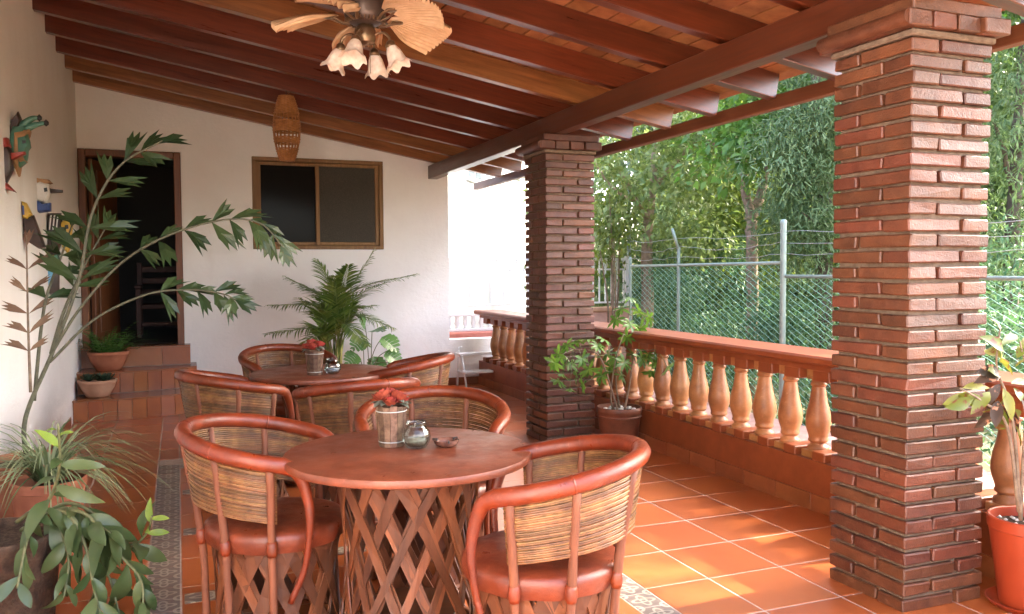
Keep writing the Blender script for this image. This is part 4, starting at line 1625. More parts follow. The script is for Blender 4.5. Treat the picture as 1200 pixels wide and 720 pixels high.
# ================================================================== potted plants
G_FISH = m_leaf('leaf_fishtail', (0.016, 0.034, 0.011), (0.050, 0.078, 0.026), 0.38, 0.22, island=False)
G_DRY = m_leaf('leaf_dry', (0.13, 0.075, 0.045), (0.24, 0.15, 0.09), 0.7, 0.2, island=False)
G_TRAIL = m_leaf('leaf_trailing', (0.0368, 0.0667, 0.0207), (0.1092, 0.1437, 0.0517), 0.38, 0.2, island=False)
G_NEW = m_leaf('leaf_new', (0.13, 0.22, 0.035), (0.24, 0.34, 0.06), 0.4, 0.35, island=False)
G_GRASS = m_leaf('leaf_spider', (0.070, 0.125, 0.040), (0.330, 0.370, 0.210), 0.5, 0.2)
G_FERN = m_leaf('leaf_fern', (0.0440, 0.1155, 0.0220), (0.1045, 0.2090, 0.0495), 0.5, 0.3)
G_ARECA = m_leaf('leaf_areca', (0.0619, 0.1237, 0.0220), (0.2338, 0.3025, 0.0756), 0.4, 0.3)
G_MONST = m_leaf('leaf_monstera', (0.055, 0.145, 0.040), (0.120, 0.240, 0.070), 0.35, 0.25, island=False)
G_SCHEF = m_leaf('leaf_schefflera', (0.035, 0.095, 0.016), (0.120, 0.220, 0.040), 0.35, 0.3)
G_CROT = m_leaf('leaf_variegated', (0.060, 0.105, 0.018), (0.200, 0.190, 0.035), 0.45, 0.25, island=False, spots=((0.120, 0.045, 0.022), 24, 0.56))
G_CROTD = m_leaf('leaf_dark_variegated', (0.020, 0.014, 0.009), (0.060, 0.034, 0.022), 0.65, 0.12, island=False, spots=((0.42, 0.20, 0.12), 18, 0.58))
STEMG = m_noisy('green_stem', (0.07, 0.085, 0.03), (0.16, 0.16, 0.065), 30, 0.6, 0.2, 0.002).mat
STEMP = m_noisy('palm_stem', (0.040, 0.040, 0.022), (0.105, 0.10, 0.055), 40, 0.7, 0.4, 0.003).mat
STEMB = m_noisy('brown_stem', (0.10, 0.065, 0.04), (0.24, 0.17, 0.11), 30, 0.8, 0.5, 0.004).mat

def pot_profile(r0, r1, h, lip=.02, lh=.035, th=.012):
    return [(r0 * .98, 0), (r0, .006), (r1 - lip * .4, h - lh), (r1, h - lh + .004), (r1 + .002, h - .006), (r1 - .004, h), (r1 - th, h - .002), (r1 - th - .004, h - .045), (.001, h - .05)]

def pot(parent, r0, r1, h, mat, lip=.02, lh=.035, rib=None, n=36, saucer=None, z=0.0, ang=35):
    p = MB().lathe(pot_profile(r0, r1, h, lip, lh), n, rib=rib, cap1=False).build('pot', mat, parent, smooth=True, angle=ang, loc=(0, 0, z))
    sm = MB()
    pts = [(.001, h - .040)]
    for k in range(5):
        pts.append(((r1 - .016) * (k + 1) / 5, h - .040 + random.uniform(-.006, .006)))
    sm.lathe(pts, 20, cap0=False, cap1=False)
    sm.build('soil', SOIL, p, smooth=True)
    if saucer:
        MB().lathe([(saucer * .8, 0), (saucer * .86, .004), (saucer, .03), (saucer - .006, .032), (saucer * .82, .012), (.001, .011)], 32, cap1=False).build('saucer', mat, parent, smooth=True, angle=50)
    return p

# ---- fishtail palm, tall, on the left
fp = empty('fishtail_palm', (-.74, 4.95, .012))
tag(fp, 'tall fishtail palm with ragged leaves against the left wall', 'palm')
pot(fp, .16, .22, .52, POT, .02, .06)
O = Vector(fp.location)
def rel(p):
    return Vector(p) - O
def fish_leaflet(base, d, nrm, L, W):
    """wedge leaflet, ragged cut end"""
    m = MB()
    d, nrm = Vector(d).normalized(), Vector(nrm)
    side = d.cross(nrm).normalized()
    nrm = side.cross(d)
    lo = [(0, -.04), (.30, -.22), (.62, -.42)]
    hi = [(0, .04), (.30, .22), (.55, .40)]
    tips = [(1.06, -.62), (.76, -.30), (.98, -.16), (.72, .05), (.92, .26), (.66, .34)]
    if random.random() < .5:
        tips = [(x, -y) for x, y in reversed(tips)]
    prof_ = [(0, 0), (.35, 0)]
    ring = [lo[1], lo[2]] + tips + [hi[2], hi[1]]
    def P3(q):
        x, y = q
        c = .28 * x * x
        return Vector(base) + d * (x * L) + side * (y * W) + nrm * (-c * L + .12 * W * abs(y) * 2 + random.uniform(-.004, .004))
    vs_ = [P3((0, 0)), P3((.42, 0))] + [P3(q) for q in ring]
    n = len(ring)
    fs = [(0, 1, 2), (0, n + 1, 1)]
    for i in range(n - 1):
        fs.append((1, 2 + i, 3 + i)[::-1])
    m.add(vs_, fs)
    return m
def frond(px_pts, Y, r0=.012, count=9, L=.19, W=.10, mat=None, start=.35, stem=None):
    pts = [rel(onY(x, y, yy)) for (x, y), yy in zip(px_pts, Y)]
    q = bez(pts, 8)
    MB().tube(q, [r0 * (1 - .75 * i / (len(q) - 1)) + .002 for i in range(len(q))], 7).build('stalk', stem or STEMP, fp, smooth=True)
    for i in range(count):
        t_ = start + (1 - start) * i / (count - 1)
        k = min(int(t_ * (len(q) - 1)), len(q) - 2)
        p = q[k]
        tg = (q[k + 1] - q[k]).normalized()
        sd = tg.cross(Vector((0, -.7, .7))).normalized()
        for sg in ((-1, 1) if i < count - 1 else (0,)):
            f_ = 1 - .45 * abs(t_ - .6)
            d = tg * .75 + sd * (sg * .75) + Vector((random.uniform(-.15, .15), random.uniform(-.3, .3), random.uniform(-.45, .15)))
            fish_leaflet(p, d, Vector((random.uniform(-.3, .3), -.75, .65)), L * f_ * random.uniform(.8, 1.15), W * random.uniform(.8, 1.2)).build('leaflet', mat or G_FISH, fp)
frond([(32, 545), (30, 490), (62, 412), (92, 330), (108, 250), (140, 195), (190, 165)], [4.95, 4.95, 4.95, 4.98, 5.0, 5.0, 4.95], .011, 8, .22, .095, start=.5)
frond([(60, 415), (95, 360), (144, 307), (200, 275), (262, 258), (305, 262), (332, 290)], [4.95, 4.9, 4.85, 4.75, 4.65, 4.6, 4.55], .006, 9, .19, .085, start=.40)
frond([(58, 425), (110, 375), (173, 345), (225, 340), (262, 345), (276, 352)], [4.95, 4.92, 4.85, 4.8, 4.75, 4.72], .0055, 7, .16, .08, start=.45)
frond([(60, 415), (75, 365), (100, 310), (125, 265)], [4.95, 5.0, 5.1, 5.15], .009, 5, .20, .075, start=.5)
frond([(36, 460), (33, 380), (31, 276)], [5.0, 5.02, 5.05], .006, 6, .15, .05, G_DRY, .35, STEMB)
frond([(40, 470), (52, 360), (72, 300), (85, 262)], [5.0, 5.05, 5.15, 5.2], .008, 5, .17, .09, None, .4)

# ---- spider plant, thin striped blades
spn = empty('spider_plant', (-.62, 4.72, .012))
tag(spn, 'spider plant with thin arching striped blades below the fishtail palm', 'plant')
pot(spn, .13, .17, .46, POT, .02, .05)
m = MB()
for i in range(230):
    a = random.uniform(0, 6.28)
    L = random.uniform(.36, .66)
    lean = random.uniform(.25, 1.05)
    p = Vector((.07 * math.cos(a) * random.random(), .07 * math.sin(a) * random.random(), .45))
    w_ = 0
    d0 = Vector((math.cos(a) * math.sin(lean), math.sin(a) * math.sin(lean), math.cos(lean)))
    sd = d0.cross(Vector((0, 0, 1)))
    sd = sd.normalized() if sd.length > .01 else Vector((1, 0, 0))
    w = random.uniform(.0035, .007)
    n = 7
    vs_, fs = [], []
    v = d0.copy()
    for k in range(n + 1):
        ww = w * (1 - (k / n) ** 2 * .85)
        vs_ += [p - sd * ww, p + sd * ww]
        p = p + v * (L / n)
        v = (v + Vector((math.cos(a) * .10, math.sin(a) * .10, -.30))).normalized()
    for k in range(n):
        fs.append((2 * k, 2 * k + 1, 2 * k + 3, 2 * k + 2))
    m.add(vs_, fs)
tag(m.build('foliage', G_GRASS, spn, smooth=True), kind='stuff')

# ---- leafy trailing plant in a bark pot, front left
tp = empty('trailing_plant', (-.72, 4.03, .012))
tag(tp, 'leafy plant trailing over the rim of a dark bark pot, front left', 'plant')
def bark_rib(k, n, z):
    return 1 + .03 * math.sin(k * 1.7 + z * 30) + .02 * math.sin(k * .6 - z * 18)
pot(tp, .19, .23, .40, POT_BARK, .01, .03, rib=bark_rib, n=48, ang=70)
O = Vector(tp.location)
shoots = [
    [(30, 615), (58, 585), (70, 545), (68, 497)],
    [(35, 615), (80, 590), (120, 610), (150, 640), (172, 625), (178, 605)],
    [(30, 615), (75, 600), (100, 640), (110, 690), (118, 720)],
    [(30, 615), (60, 605), (80, 650), (75, 700)],
    [(35, 612), (95, 600), (140, 650), (165, 680), (168, 715)],
    [(25, 622), (50, 604), (85, 596), (110, 612), (130, 625)],
    [(20, 612), (40, 600), (30, 640), (20, 690)],
    [(38, 612), (90, 610), (125, 670), (140, 720)],
]
for si, s_ in enumerate(shoots):
    nn = len(s_)
    pts = [rel(onY(x, y, 4.0 - .28 * (i / (nn - 1)) + (.06 if si % 2 else -.05))) for i, (x, y) in enumerate(s_)]
    q = bez(pts, 7)
    MB().tube(q, [.0085 * (1 - .7 * i / (len(q) - 1)) + .0015 for i in range(len(q))], 6).build('stem', STEMG, tp, smooth=True)
    nl = 14 if nn > 4 else 10
    for i in range(nl):
        t_ = .25 + .75 * i / (nl - 1)
        k = min(int(t_ * (len(q) - 1)), len(q) - 2)
        tg = (q[k + 1] - q[k]).normalized()
        a = i * 2.4 + si
        _, s1, s2 = basis(tg, (0.2, -.9, .3))
        d = tg * .55 + s1 * math.cos(a) * .9 + s2 * math.sin(a) * .6 + Vector((0, -.25, random.uniform(-1.15, -.25) if si not in (0, 1) or t_ < .7 else .1))
        new = (si in (0, 1) and t_ > .78)
        L = random.uniform(.10, .21) * (.6 if new else 1)
        MB().leaf(q[k], d, Vector((random.uniform(-.9, .9), -.6, random.uniform(.1, .9))), L, L * random.uniform(.26, .37), random.uniform(.1, 1.0), random.uniform(.1, .5), 7, random.uniform(.42, .55), 0, .07).build('leaf', G_NEW if new else G_TRAIL, tp, smooth=True)

# small succulent beside it in the same corner
sc_ = empty('succulent', (-.86, 3.98, .42))
sc_.location = (-.80, 3.93, .385)
tag(sc_, 'small dark rosette at the rim of the bark pot', 'plant')
m = MB()
for i in range(26):
    a = i * 2.4
    l = .3 + .04 * i
    d = Vector((math.cos(a) * math.sin(l), math.sin(a) * math.sin(l), math.cos(l)))
    m.leaf((0, 0, .0), d, Vector((-math.cos(a), -math.sin(a), .6)), .05 + .0018 * i, .026, -.2, .3, 3, .55)
m.build('foliage', G_FERN, sc_, smooth=True)
# ---- fern bowl and succulent bowl on the steps
def bowl_prof(R, h):
    return [(R * .55, 0), (R * .6, .004), (R * .86, h * .5), (R * .97, h * .82), (R, h * .84), (R + .006, h * .98), (R, h), (R - .014, h), (R - .02, h * .8), (.001, h * .78)]
fb = empty('fern_bowl', (-.70, 9.83, .453))
tag(fb, 'green fern in a wide terracotta bowl on the second step', 'plant', 'bowls of plants on the steps')
MB().lathe(bowl_prof(.20, .20), 36, cap1=False).build('bowl', POT, fb, smooth=True, angle=40)
MB().lathe([(.001, .185), (.18, .17)], 20, cap0=False, cap1=False).build('soil', SOIL, fb)
m = MB()
for i in range(70):
    a = random.uniform(0, 6.28)
    lean = random.uniform(.1, .95)
    L = random.uniform(.28, .50)
    p = Vector((.10 * math.cos(a), .10 * math.sin(a), .17))
    v = Vector((math.cos(a) * math.sin(lean), math.sin(a) * math.sin(lean), math.cos(lean)))
    n = 12
    for k in range(n):
        p2 = p + v * (L / n)
        sd = v.cross(Vector((0, 0, 1)))
        if sd.length < .01:
            sd = Vector((1, 0, 0))
        sd.normalize()
        nr = sd.cross(v)
        for sg in (-1, 1):
            m.leaf(p, sd * sg + v * .5, nr, .058 * (1 - .75 * k / n), .020, .15, .1, 2, .4)
        p = p2
        v = (v + Vector((math.cos(a) * .05, math.sin(a) * .05, -.10))).normalized()
tag(m.build('foliage', G_FERN, fb), kind='stuff')
sbw = empty('succulent_bowl', (-.78, 9.46, .230))
tag(sbw, 'dark rosettes in a pale terracotta bowl on the lowest step', 'plant', 'bowls of plants on the steps')
MB().lathe(bowl_prof(.18, .17), 36, cap1=False).build('bowl', POT_PALE, sbw, smooth=True, angle=40)
MB().lathe([(.001, .155), (.16, .14)], 20, cap0=False, cap1=False).build('soil', SOIL, sbw)
G_SUCC = m_leaf('leaf_succulent', (0.020, 0.040, 0.020), (0.055, 0.085, 0.045), 0.45, 0.1)
for (x, y) in ((-.07, -.04), (.06, -.05), (.0, .06), (.10, .05), (-.10, .06)):
    m = MB()
    for i in range(22):
        a = i * 2.4
        l = .2 + .05 * i
        d = Vector((math.cos(a) * math.sin(l), math.sin(a) * math.sin(l), math.cos(l)))
        m.leaf((0, 0, 0), d, Vector((-math.cos(a), -math.sin(a), .5)), .07 + .003 * i, .026, -.25, .35, 3, .5)
    m.build('rosette', G_SUCC, sbw, smooth=True, loc=(x, y, .15))

# ---- areca palm behind the far table
ar = empty('areca_palm', (1.62, 9.55, .012))
tag(ar, 'feathery areca palm in front of the end wall below the window', 'palm')
pot(ar, .15, .19, .32, POT_DARK, .02, .04)
O = Vector(ar.location)
def areca_frond(pts, n=34, L=.30):
    q = bez(pts, 10)
    m = MB()
    m.tube(q, [.009 * (1 - .8 * i / (len(q) - 1)) + .001 for i in range(len(q))], 6)
    N = len(q) - 1
    for i in range(n):
        t_ = .40 + .60 * i / (n - 1)
        k = min(int(t_ * N), N - 1)
        p = q[k].lerp(q[k + 1], t_ * N - k)
        tg = (q[k + 1] - q[k]).normalized()
        _, sd, up = basis(tg)
        Lk = L * math.sin(math.pi * (.18 + .76 * (t_ - .4) / .6)) ** .8
        for sg in (-1, 1):
            d = tg * .62 + sd * sg * .8 + up * random.uniform(.0, .28)
            m.leaf(p, d, up - sd * sg * .3, Lk * random.uniform(.85, 1.1), .021, random.uniform(.25, .5), .15, 4, .35)
    return m
def P9(x, y, Y):
    return rel(onY(x, y, Y))
cx, cy = 392, 425
for (x1, y1, x2, y2, dY, L) in (
        (405, 350, 438, 294, -.1, .30), (418, 340, 487, 322, -.25, .32), (372, 360, 316, 358, -.2, .30), (378, 350, 335, 325, .15, .28), (388, 340, 372, 306, .15, .26),
        (372, 385, 312, 392, -.3, .30), (415, 370, 462, 385, -.35, .28), (400, 345, 408, 312, .2, .26), (380, 372, 350, 350, -.4, .25), (408, 365, 440, 358, .1, .26),
        (395, 360, 392, 325, -.35, .24), (404, 380, 430, 405, -.45, .24), (380, 390, 340, 415, -.45, .24), (385, 355, 355, 335, .3, .24), (412, 352, 455, 330, .2, .26)):
    b = P9(cx + random.uniform(-8, 8), 432, 9.55)
    b.z = .28
    mid = P9(x1, y1, 9.55 + dY * .4)
    tip = P9(x2, y2, 9.55 + dY)
    areca_frond([b, b.lerp(mid, .55) + Vector((0, 0, .06)), mid, tip], 36, L * 1.1).build('frond', G_ARECA, ar, smooth=True)
CANE = m_noisy('yellow_cane', (0.16, 0.16, 0.04), (0.34, 0.30, 0.09), 20, 0.5, 0.2, 0.003).mat
for i in range(9):
    a = i * .7
    MB().tube(bez([(.05 * math.cos(a), .05 * math.sin(a), .27), (.07 * math.cos(a), .06 * math.sin(a), .5), (.10 * math.cos(a) - .02, .08 * math.sin(a), .72)], 4), [.014 - .0008 * k for k in range(9)], 7).build('cane', CANE, ar, smooth=True)

# ---- monstera at its foot
mo = empty('monstera', (2.02, 9.75, .012))
tag(mo, 'monstera with broad split leaves to the right of the areca palm', 'plant')
pot(mo, .12, .15, .24, POT_DARK, .015, .035)
O = Vector(mo.location)
def monstera_leaf(base, d, nrm, L):
    m = MB()
    d, nrm = Vector(d).normalized(), Vector(nrm)
    side = d.cross(nrm).normalized()
    nrm = side.cross(d)
    def P3(x, y):
        return Vector(base) + d * (x * L) + side * (y * L) + nrm * (-.18 * L * x * x + .15 * L * abs(y))
    for sg in (-1, 1):
        for k in range(6):
            t0, t1 = k / 6, (k + .86) / 6
            w = .50 * math.sin(math.pi * min(.97, (k + .5) / 6 * .82 + .20)) ** .7
            x0, x1 = t0 * .92, t1 * .92
            m.add([P3(x0, 0), P3(x1, 0), P3(x1 + .10, sg * w * .6), P3(x1 + .13, sg * w), P3(x0 + .12, sg * w * 1.02), P3(x0 + .07, sg * w * .6)], [(0, 1, 2, 5), (5, 2, 3, 4)])
    m.tube([P3(0, 0), P3(.5, 0), P3(1, 0)], [.004, .003, .001], 5)
    return m
for (x, y, L, dx, dz) in ((448, 395, .20, .6, -.5), (436, 388, .19, .2, .1), (452, 412, .18, .8, -.6), (425, 398, .17, -.5, -.3), (438, 418, .20, .2, -.8), (418, 415, .16, -.6, -.4), (428, 382, .16, -.3, .5), (455, 425, .15, .7, -.4), (345, 418, .12, -.7, .1), (362, 426, .11, -.3, .2)):
    p = P9(x, y, 9.75 + random.uniform(-.25, .1))
    b = Vector((random.uniform(-.04, .04), random.uniform(-.04, .04), .2))
    MB().tube(bez([b, b.lerp(p, .5) + Vector((0, 0, .08)), p], 5), .005, 6).build('leaf_stalk', STEMG, mo, smooth=True)
    monstera_leaf(p, Vector((dx, -.5, dz)), Vector((.2, -.8, .6)), L * 1.25).build('leaf', G_MONST, mo, smooth=True)

# ---- schefflera in the ribbed pot by the far pillar
sf = empty('umbrella_plant', (3.36, 6.14, .012))
tag(sf, 'leggy umbrella plant in a ribbed dark terracotta pot by the far pillar', 'plant')
def flute(k, n, z):
    return 1 + (.022 * (1 if (k // 2) % 2 else -1) if .09 < z < .255 else 0)
pot(sf, .145, .185, .345, POT_DARK, .012, .05, rib=flute, n=96, ang=50)
hoop(.157, .075, .010).build('band', POT_DARK, sf, smooth=True)
hoop(.176, .27, .010).build('band', POT_DARK, sf, smooth=True)
for i in range(16):
    a, r = random.uniform(0, 6.28), random.uniform(.02, .14)
    MB().lathe([(.001, -.012), (.016, -.008), (.020, 0), (.014, .010), (.001, .013)], 8).build('pebble', PEBBLE, sf, smooth=True, loc=(r * math.cos(a), r * math.sin(a), .322), rot=(0, 0, a))
O = Vector(sf.location)
def schef_leaf(parent, p, d, s=1.0):
    m = MB()
    d = Vector(d).normalized()
    _, u_, v_ = basis(d)
    for k in range(8):
        a = 2 * math.pi * k / 8 + random.uniform(-.15, .15)
        dd = u_ * math.cos(a) + v_ * math.sin(a) + d * random.uniform(.15, .45) + Vector((0, 0, -.35))
        m.leaf(p, dd, d + Vector((0, 0, .3)), random.uniform(.075, .11) * s, .030 * s, .3, .2, 3, .55)
    return m.build('leaf', G_SCHEF, parent, smooth=True)
branches = [
    ([(728, 490), (716, 470), (722, 420), (738, 370)], 6.10, [(738, 350), (728, 362), (748, 365), (738, 380), (722, 375), (750, 385), (734, 395), (760, 372)]),
    ([(726, 490), (716, 455), (700, 415), (672, 410)], 6.05, [(664, 405), (675, 400), (655, 415), (690, 398), (668, 425), (682, 420), (660, 438), (700, 405), (650, 425), (676, 440), (690, 432), (668, 455), (684, 450), (655, 445), (696, 420), (708, 398)]),
    ([(730, 490), (738, 450), (745, 415), (768, 410)], 6.00, [(770, 425), (760, 415), (775, 412), (752, 420), (782, 430), (764, 435)]),
    ([(728, 488), (722, 450), (724, 410)], 6.15, [(722, 420), (732, 425), (715, 430), (740, 415), (728, 440), (712, 415), (705, 440)]),
]
for pts_, Y, leaves in branches:
    q = bez([rel(onY(x, y, Y)) for x, y in pts_], 6)
    q[0] = Vector((q[0].x * .4, q[0].y * .4, .31))
    MB().tube(q, [.010 * (1 - .65 * i / (len(q) - 1)) for i in range(len(q))], 7).build('stem', STEMB, sf, smooth=True)
    for (x, y) in leaves:
        p = rel(onY(x, y, Y + random.uniform(-.13, .13)))
        s0 = min(q, key=lambda c: (c - p).length)
        MB().tube(bez([s0, s0.lerp(p, .5) + Vector((0, 0, .02)), p], 3), .0028, 5).build('leaf_stalk', STEMG, sf, smooth=True)
        schef_leaf(sf, p, (p - s0) + Vector((0, -.02, .06)))

# ---- variegated plant in the orange plastic pot, right edge
cp = empty('variegated_plant', (3.42, 2.56, .012))
tag(cp, 'plant with variegated and dark leaves in an orange plastic pot', 'plant')
p_ = pot(cp, .115, .165, .385, POT_PLASTIC, .014, .055, saucer=.17, z=.014)
O = Vector(cp.location)
for i in range(40):
    a, r = random.uniform(0, 6.28), .14 * math.sqrt(random.random())
    MB().lathe([(.001, -.006), (.008, -.003), (.009, 0), (.001, .006)], 6).build('pebble', PEBBLE, p_, smooth=True, loc=(r * math.cos(a), r * math.sin(a), .347))
stems = [[(1196, 610), (1190, 520), (1182, 470), (1168, 430), (1172, 385)], [(1196, 610), (1200, 520), (1205, 450), (1195, 400)], [(1194, 600), (1180, 500), (1150, 470), (1125, 455)]]
qs = []
for s_ in stems:
    q = bez([rel(onY(x, y, 2.52)) for x, y in s_], 6)
    qs.append(q)
    MB().tube(q, [.008 * (1 - .6 * i / (len(q) - 1)) for i in range(len(q))], 7).build('stem', STEMB, cp, smooth=True)
lv = [  # x, y of the leaf base, tip x, y, dark?
    (1172, 388, 1165, 362, 0), (1174, 405, 1198, 385, 0), (1172, 420, 1150, 400, 0), (1170, 435, 1128, 433, 1), (1172, 440, 1112, 440, 1), (1160, 455, 1120, 450, 0),
    (1150, 465, 1100, 472, 0), (1140, 468, 1096, 488, 0), (1165, 465, 1145, 510, 1), (1170, 470, 1160, 535, 1), (1178, 470, 1182, 540, 1), (1182, 465, 1205, 530, 1),
    (1185, 450, 1215, 445, 0), (1190, 430, 1222, 405, 0), (1195, 410, 1225, 380, 0), (1175, 455, 1195, 505, 0), (1165, 475, 1138, 530, 1), (1188, 480, 1210, 500, 0),
    (1190, 500, 1215, 560, 0), (1160, 460, 1130, 492, 0), (1172, 450, 1150, 480, 1), (1200, 440, 1240, 450, 0), (1205, 460, 1245, 500, 0), (1176, 412, 1158, 378, 0), (1186, 440, 1178, 420, 0), (1195, 465, 1228, 540, 1),
    (1150, 468, 1118, 462, 0), (1135, 462, 1110, 480, 0), (1170, 440, 1150, 425, 0), (1172, 425, 1190, 408, 0), (1180, 460, 1166, 500, 0), (1184, 478, 1200, 520, 1), (1176, 480, 1168, 525, 0), (1192, 420, 1206, 395, 0), (1188, 455, 1205, 470, 0), (1150, 466, 1128, 478, 0)]
for (x, y, x2, y2, dk_) in lv:
    Yl = 2.52 + random.uniform(-.17, .17)
    a = rel(onY(x, y, 2.52))
    b = rel(onY(x2, y2, Yl))
    d = b - a
    L = min(d.length, .17) * random.uniform(.75, .95)
    MB().leaf(a, d, Vector((random.uniform(-1.0, 1.0), -.6, random.uniform(.1, .9))), L, max(.042, L * .36), random.uniform(.1, .6), .35, 6, .5, 0, .05).build('leaf', G_CROTD if dk_ else G_CROT, cp, smooth=True)

# ================================================================== painted masks on the left wall
C_GREEN = m_noisy('mask_green', (0.05, 0.14, 0.09), (0.09, 0.22, 0.15), 15, 0.45, 0.2).mat
C_RED = m_noisy('mask_red', (0.22, 0.025, 0.018), (0.32, 0.05, 0.03), 15, 0.45, 0.2).mat
C_BLACK = m_noisy('mask_black', (0.02, 0.014, 0.012), (0.06, 0.03, 0.022), 15, 0.4, 0.2).mat
C_WHITE = m_noisy('mask_white', (0.62, 0.58, 0.52), (0.75, 0.72, 0.66), 15, 0.45, 0.2).mat
C_YELLOW = m_noisy('mask_yellow', (0.45, 0.27, 0.03), (0.62, 0.40, 0.06), 15, 0.45, 0.2).mat
C_BLUE = m_noisy('mask_blue', (0.02, 0.04, 0.14), (0.04, 0.08, 0.26), 15, 0.4, 0.2).mat
C_SKY = m_noisy('mask_sky_blue', (0.10, 0.30, 0.48), (0.16, 0.42, 0.62), 15, 0.4, 0.2).mat
C_TAN = m_noisy('mask_tan', (0.30, 0.15, 0.06), (0.44, 0.24, 0.10), 15, 0.5, 0.2).mat
def pc(px_poly, Y, th, mat, name, parent, off=0.0):
    """carved piece whose profile stands out from the wall, rounded in thickness"""
    O_ = Vector(parent.location)
    pts = [onY(x, y, Y) - O_ for x, y in px_poly]
    c = sum(pts, Vector()) / len(pts)
    m = MB()
    n = len(pts)
    rings = ((-1, .72), (-.75, .93), (0, 1.0), (.75, .93), (1, .72))
    vs_, fs = [], []
    for (s_, k) in rings:
        for p in pts:
            q = c + (p - c) * k
            vs_.append((q.x, off + s_ * th, q.z))
    for r in range(len(rings) - 1):
        for i in range(n):
            j = (i + 1) % n
            fs.append((r * n + i, r * n + j, (r + 1) * n + j, (r + 1) * n + i))
    fs.append(tuple(range(n)))
    fs.append(tuple(range(len(rings) * n - 1, (len(rings) - 1) * n - 1, -1)))
    m.fixn = True
    m.add(vs_, fs)
    return m.build(name, mat, parent, smooth=True, angle=45)
YM = onX(14, 180, XL).y
m1 = empty('horned_mask', (XL + .0, YM, onX(14, 180, XL).z))
tag(m1, 'green carved mask with black tipped horns on the left wall', 'mask', 'painted masks on the left wall')
pc([(10, 165), (16, 148), (30, 148), (35, 165), (36, 172), (33, 176), (32, 186), (30, 192), (24, 197), (12, 197)], YM, .07, C_GREEN, 'face', m1)
for a, b, c in (((22, 150), (36, 140), (46, 138)), ((26, 154), (40, 147), (54, 144))):
    pts = [onY(*q, YM) - Vector(m1.location) for q in (a, b, c)]
    h_ = MB().tube(bez(pts, 5), [.028 - .0016 * i for i in range(11)], 8).build('horn', C_GREEN, m1, smooth=True)
    e = pts[2]
    MB().lathe([(.001, -.025), (.016, -.012), (.017, .005), (.001, .022)], 8, tuple(e)).build('tip', BUD, h_, smooth=True)
pc([(9, 160), (14, 142), (22, 131), (26, 140), (22, 152), (14, 164)], YM, .05, C_BLACK, 'crest', m1)
pc([(18, 155), (36, 152), (35, 157), (22, 160), (24, 190), (22, 208), (17, 195)], YM, .085, C_TAN, 'hair_strand', m1)
pc([(22, 184), (29, 182), (31, 190), (25, 192)], YM, .088, C_TAN, 'ear', m1, -.004)
pc([(27, 166), (33, 166), (33, 170), (28, 171)], YM, .076, BUD, 'eye', m1)
m2 = empty('bird_mask', (XL, YM - .22, onX(10, 190, XL).z))
tag(m2, 'dark red and black carved bird mask below the green horned one', 'mask', 'painted masks on the left wall')
Y2 = YM - .22
pc([(-12, 166), (4, 163), (14, 176), (16, 200), (4, 224), (-12, 224)], Y2, .06, C_BLACK, 'body', m2)
pc([(-8, 164), (10, 162), (13, 172), (2, 178), (-10, 178)], Y2, .07, C_RED, 'crown', m2)
pc([(8, 180), (30, 178), (31, 181), (10, 190)], Y2, .035, C_RED, 'beak', m2)
pc([(-2, 180), (6, 180), (7, 188), (0, 192), (-4, 186)], Y2, .066, C_TAN, 'eye', m2)
pc([(-12, 208), (8, 214), (20, 226), (6, 222), (-12, 224)], Y2, .05, C_RED, 'tail', m2)
YM3 = onX(45, 235, XL).y
m3 = empty('white_bird_mask', (XL, YM3, onX(45, 235, XL).z))
tag(m3, 'white and blue carved bird mask behind the palm leaves', 'mask', 'painted masks on the left wall')
pc([(40, 215), (48, 212), (58, 216), (60, 228), (54, 240), (42, 236)], YM3, .07, C_WHITE, 'face', m3)
pc([(40, 232), (52, 240), (60, 238), (60, 248), (46, 250), (40, 244)], YM3, .075, C_BLUE, 'collar', m3)
pc([(39, 214), (44, 210), (44, 232), (40, 236)], YM3, .076, C_RED, 'nape', m3)
pc([(42, 209), (58, 211), (62, 215), (56, 217), (42, 216)], YM3, .06, C_TAN, 'comb', m3)
pc([(58, 221), (74, 223), (74, 226), (59, 227)], YM3, .03, C_BLACK, 'beak', m3)
pc([(52, 221), (57, 220), (58, 226), (53, 227)], YM3, .074, BUD, 'eye', m3)
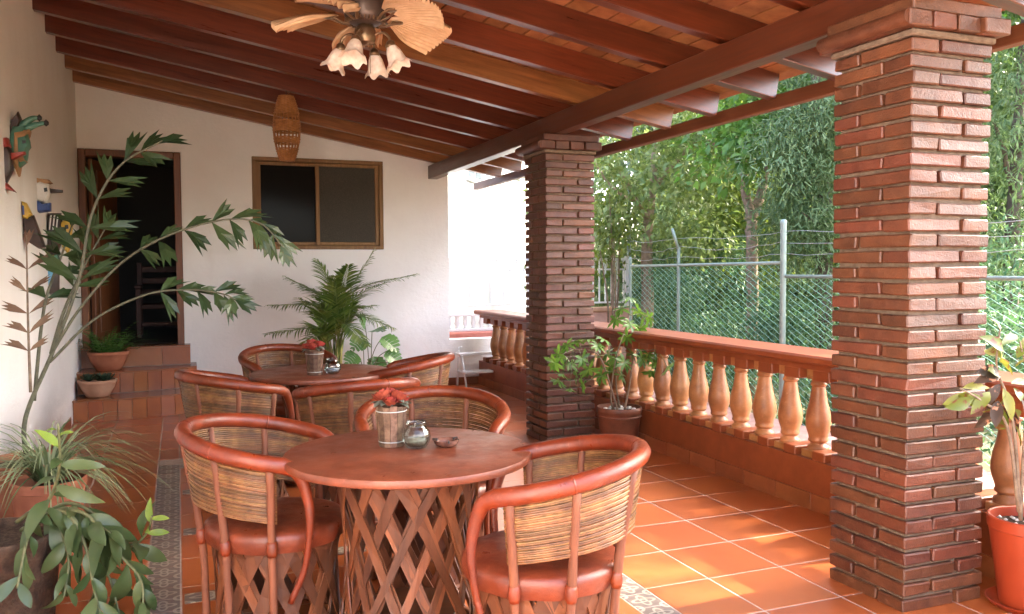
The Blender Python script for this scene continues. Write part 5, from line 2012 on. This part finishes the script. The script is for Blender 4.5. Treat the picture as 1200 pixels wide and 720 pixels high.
YM4 = onX(56, 290, XL).y
m4 = empty('striped_mask', (XL, YM4, onX(56, 290, XL).z))
tag(m4, 'black and yellow striped carved mask low on the left wall', 'mask', 'painted masks on the left wall')
pc([(56, 250), (72, 250), (75, 275), (68, 300), (56, 300)], YM4, .06, C_BLACK, 'face', m4)
for i in range(3):
    pc([(60 + 4 * i, 252), (62 + 4 * i, 252), (60 + 4 * i, 272), (58 + 4 * i, 272)], YM4, .066, C_WHITE, 'stripe', m4)
pc([(70, 262), (78, 255), (86, 262), (84, 280), (76, 284), (70, 276)], YM4, .05, C_YELLOW, 'snout', m4)
pc([(72, 276), (86, 282), (80, 298), (73, 290)], YM4, .035, C_YELLOW, 'jaw', m4)
pc([(76, 264), (81, 263), (82, 269), (77, 270)], YM4, .055, BUD, 'eye', m4)
m5 = empty('winged_mask', (XL, YM4 - .28, onX(34, 270, XL).z))
tag(m5, 'black and yellow winged carved mask left of the striped one', 'mask', 'painted masks on the left wall')
Y5 = onX(27, 265, XL).y
m5.location.y = Y5
pc([(26, 236), (31, 238), (38, 252), (33, 258), (27, 256)], Y5, .06, C_YELLOW, 'wing', m5)
pc([(27, 256), (40, 252), (54, 290), (46, 292), (30, 282)], Y5, .05, C_BLACK, 'body', m5)
pc([(27, 240), (30, 241), (31, 254), (28, 254)], Y5, .068, C_BLUE, 'stripe', m5)
m6 = empty('blue_mask', (XL, YM4 + .02, onX(56, 325, XL).z))
tag(m6, 'sky blue and black carved panel, lowest on the left wall', 'mask', 'painted masks on the left wall')
pc([(47, 300), (62, 297), (70, 310), (70, 345), (47, 346)], YM4 + .02, .05, C_BLACK, 'board', m6)
pc([(50, 318), (60, 312), (66, 322), (62, 336), (50, 340)], YM4 + .02, .058, C_SKY, 'face', m6)
pc([(52, 308), (64, 298), (66, 304), (56, 314)], YM4 + .02, .06, C_YELLOW, 'crest', m6)
pc([(60, 300), (68, 296), (72, 312), (66, 316)], YM4 + .02, .055, C_GREEN, 'leaf_ornament', m6)
